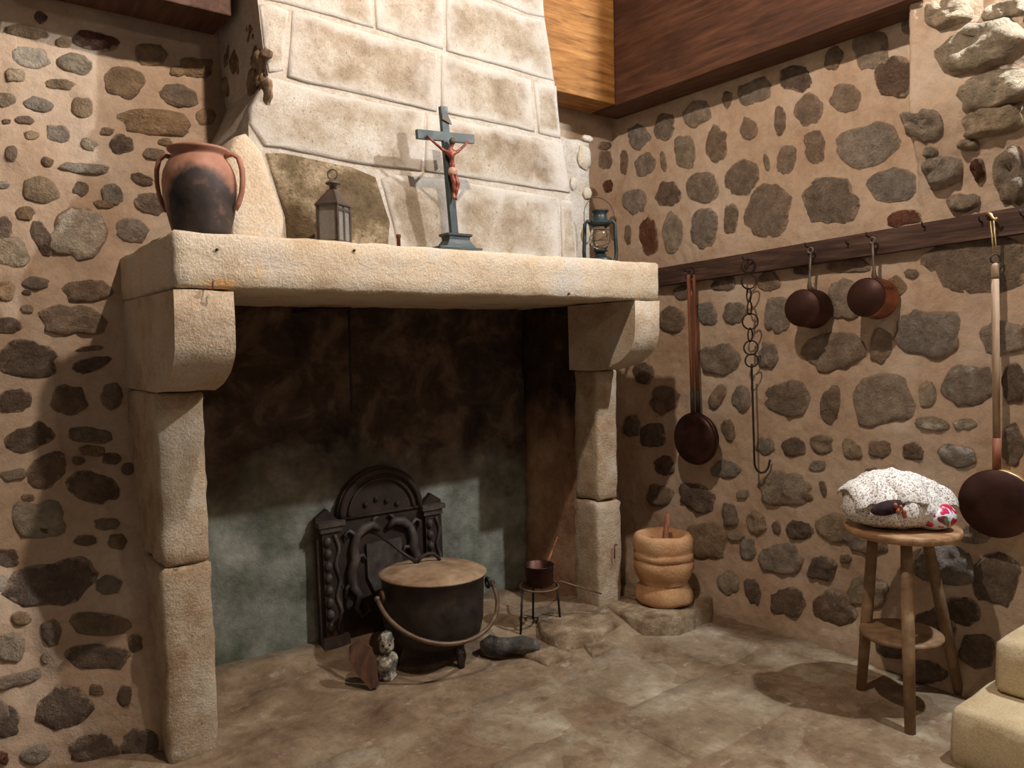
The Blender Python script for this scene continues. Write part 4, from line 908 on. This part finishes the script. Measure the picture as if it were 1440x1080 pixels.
# ------------------------------------------------------------------ stool
so = Vector((3.095, 1.49, 0))
stl = thing('stool', 'three-legged wooden stool with round seat and lower shelf, holding the cloth bundle', 'stool', so)
SZ = .738; sc_ = Vector((3.085, 1.505, 0)); SR = .215
m = MB(); m.lathe([(0, SZ-.042), (SR-.05, SZ-.042), (SR-.012, SZ-.034), (SR, SZ-.026), (SR, SZ-.005), (SR-.006, SZ), (0, SZ)], sc_, 44); m.build('seat', mat_seat, stl)
for u, v in ((1280, 1030), (1211, 970), (1349, 975)):
    f = onZ(u, v, 0); f.z = floor_z(f.x, f.y)+.002; h_ = Vector((sc_.x, sc_.y, SZ-.03)); d = Vector((f.x-sc_.x, f.y-sc_.y, 0)).normalized()
    tp = h_+d*.115
    m = MB(); m.tube([f, f.lerp(tp, .5), tp], [.020, .024, .021], 12); m.build('leg', mat_stool, stl)
m = MB(); m.lathe([(0, .282), (.150, .282), (.156, .286), (.156, .298), (.150, .302), (0, .302)], sc_, 36); m.build('shelf', mat_stool, stl)

# ------------------------------------------------------------------ cloth bundle
bc = Vector((3.055, 1.515, SZ+.002))
bd = thing('cloth_bundle', 'speckled white cloth bundle with brown beads and pink floral lining on the stool', 'bundle', bc)
ru, fu2 = Vector((.8, -.6, 0)), Vector((-.6, -.8, 0))
def BP(a, b, z): return bc+ru*a+fu2*b+Vector((0, 0, z))
def blob(fn, nu=48, nv=22):
    vs = []
    for j in range(nv+1):
        for i in range(nu): vs.append(fn(2*pi*i/nu, pi*j/nv))
    m = MB(); m.add(vs, [(j*nu+i, j*nu+(i+1) % nu, (j+1)*nu+(i+1) % nu, (j+1)*nu+i) for j in range(nv) for i in range(nu)], True); return m
def body(a, t):
    x, y, z = cos(a)*sin(t), sin(a)*sin(t), cos(t)
    wr = .06*noise.noise((x*3, y*3, z*3))
    sx = .205*(1+wr); sy = .150*(1+wr); h = (.125 if z > 0 else .072)
    zz = .072+z*h*1.08*(1-.22*max(0, x)) + .012*noise.noise((x*5, y*5, z*5+3))
    return BP(x*sx-.005, y*sy, max(.0, zz))
blob(body).build('bag', mat_speck, bd)
# upper flap: a thick folded sheet draped over the bag, its lower edge dipping from left to right
def flap():
    nu, nv = 40, 16; top = []; 
    for j in range(nv+1):
        for i in range(nu+1):
            a = -.95+1.95*i/nu; s_ = -1.0+2.0*j/nv                    # s: back to front
            edge = .150+.012*sin(i*.9)
            if -.75 < a < -.05: edge -= .030*sin((a+.75)/.70*pi)       # lifts over the opening
            b = s_*edge*sqrt(max(0.02, 1-.75*a*a))
            prof = sqrt(max(0, 1-(a*.94)**2))
            if a > .2: edge -= .06*sstep(.2, .5, a)
            b = s_*edge*sqrt(max(0.02, 1-.75*a*a))
            z = .072+.142*prof*(1-.30*max(0, a))*sqrt(max(.0, 1-(s_*.90)**2))+.010
            z += .010*noise.noise((a*5, s_*4, 2))+.006*noise.noise((a*13, s_*9, 6)) + (.02*max(0, s_-.7)/.3*(-1))
            x = a*.212+.02*max(0, a)
            top.append(BP(x, b, z+.002))
    k = (nu+1)*(nv+1)
    m = MB(); low = [p-Vector((0, 0, .006)) for p in top]
    fs = [(j*(nu+1)+i, j*(nu+1)+i+1, (j+1)*(nu+1)+i+1, (j+1)*(nu+1)+i) for j in range(nv) for i in range(nu)]
    fs += [tuple(k+q for q in f[::-1]) for f in fs]
    bnd = [i for i in range(nu+1)]+[j*(nu+1)+nu for j in range(1, nv+1)]+[nv*(nu+1)+i for i in range(nu-1, -1, -1)]+[j*(nu+1) for j in range(nv-1, 0, -1)]
    fs += [(bnd[q], bnd[(q+1) % len(bnd)], k+bnd[(q+1) % len(bnd)], k+bnd[q]) for q in range(len(bnd))]
    m.add(top+low, fs, True); return m
flap().build('flap', mat_speck, bd)
m = MB(); m.ball((0, 0, 0), 1, 20, 12); m.v = [tuple(BP(-.085+x*.075-.0*y, .125+y*.022, .100+z*.030+.10*x*.1)) for x, y, z in m.v]; m.build('opening', mat_open, bd)
for a, z in ((-.075, .112), (-.055, .104), (-.042, .086), (-.066, .092), (-.040, .074)):
    m = MB(); m.ball(BP(a, .148, z), (.0085, .0085, .0115), 12, 8); m.build('bead', mat_bead, bd)
def fl_(a, t):
    x, y, z = cos(a)*sin(t), sin(a)*sin(t), cos(t)
    return BP(.115+x*.088, .052+y*.095, max(.001, .052+z*.060))
blob(fl_, 30, 14).build('floral_lining', mat_floral, bd)
def nv2(a, t):
    x, y, z = cos(a)*sin(t), sin(a)*sin(t), cos(t)
    return BP(.185+x*.050, -.030+y*.06, max(.001, .040+z*.050))
blob(nv2, 24, 12).build('dark_strap', mat_navy, bd)
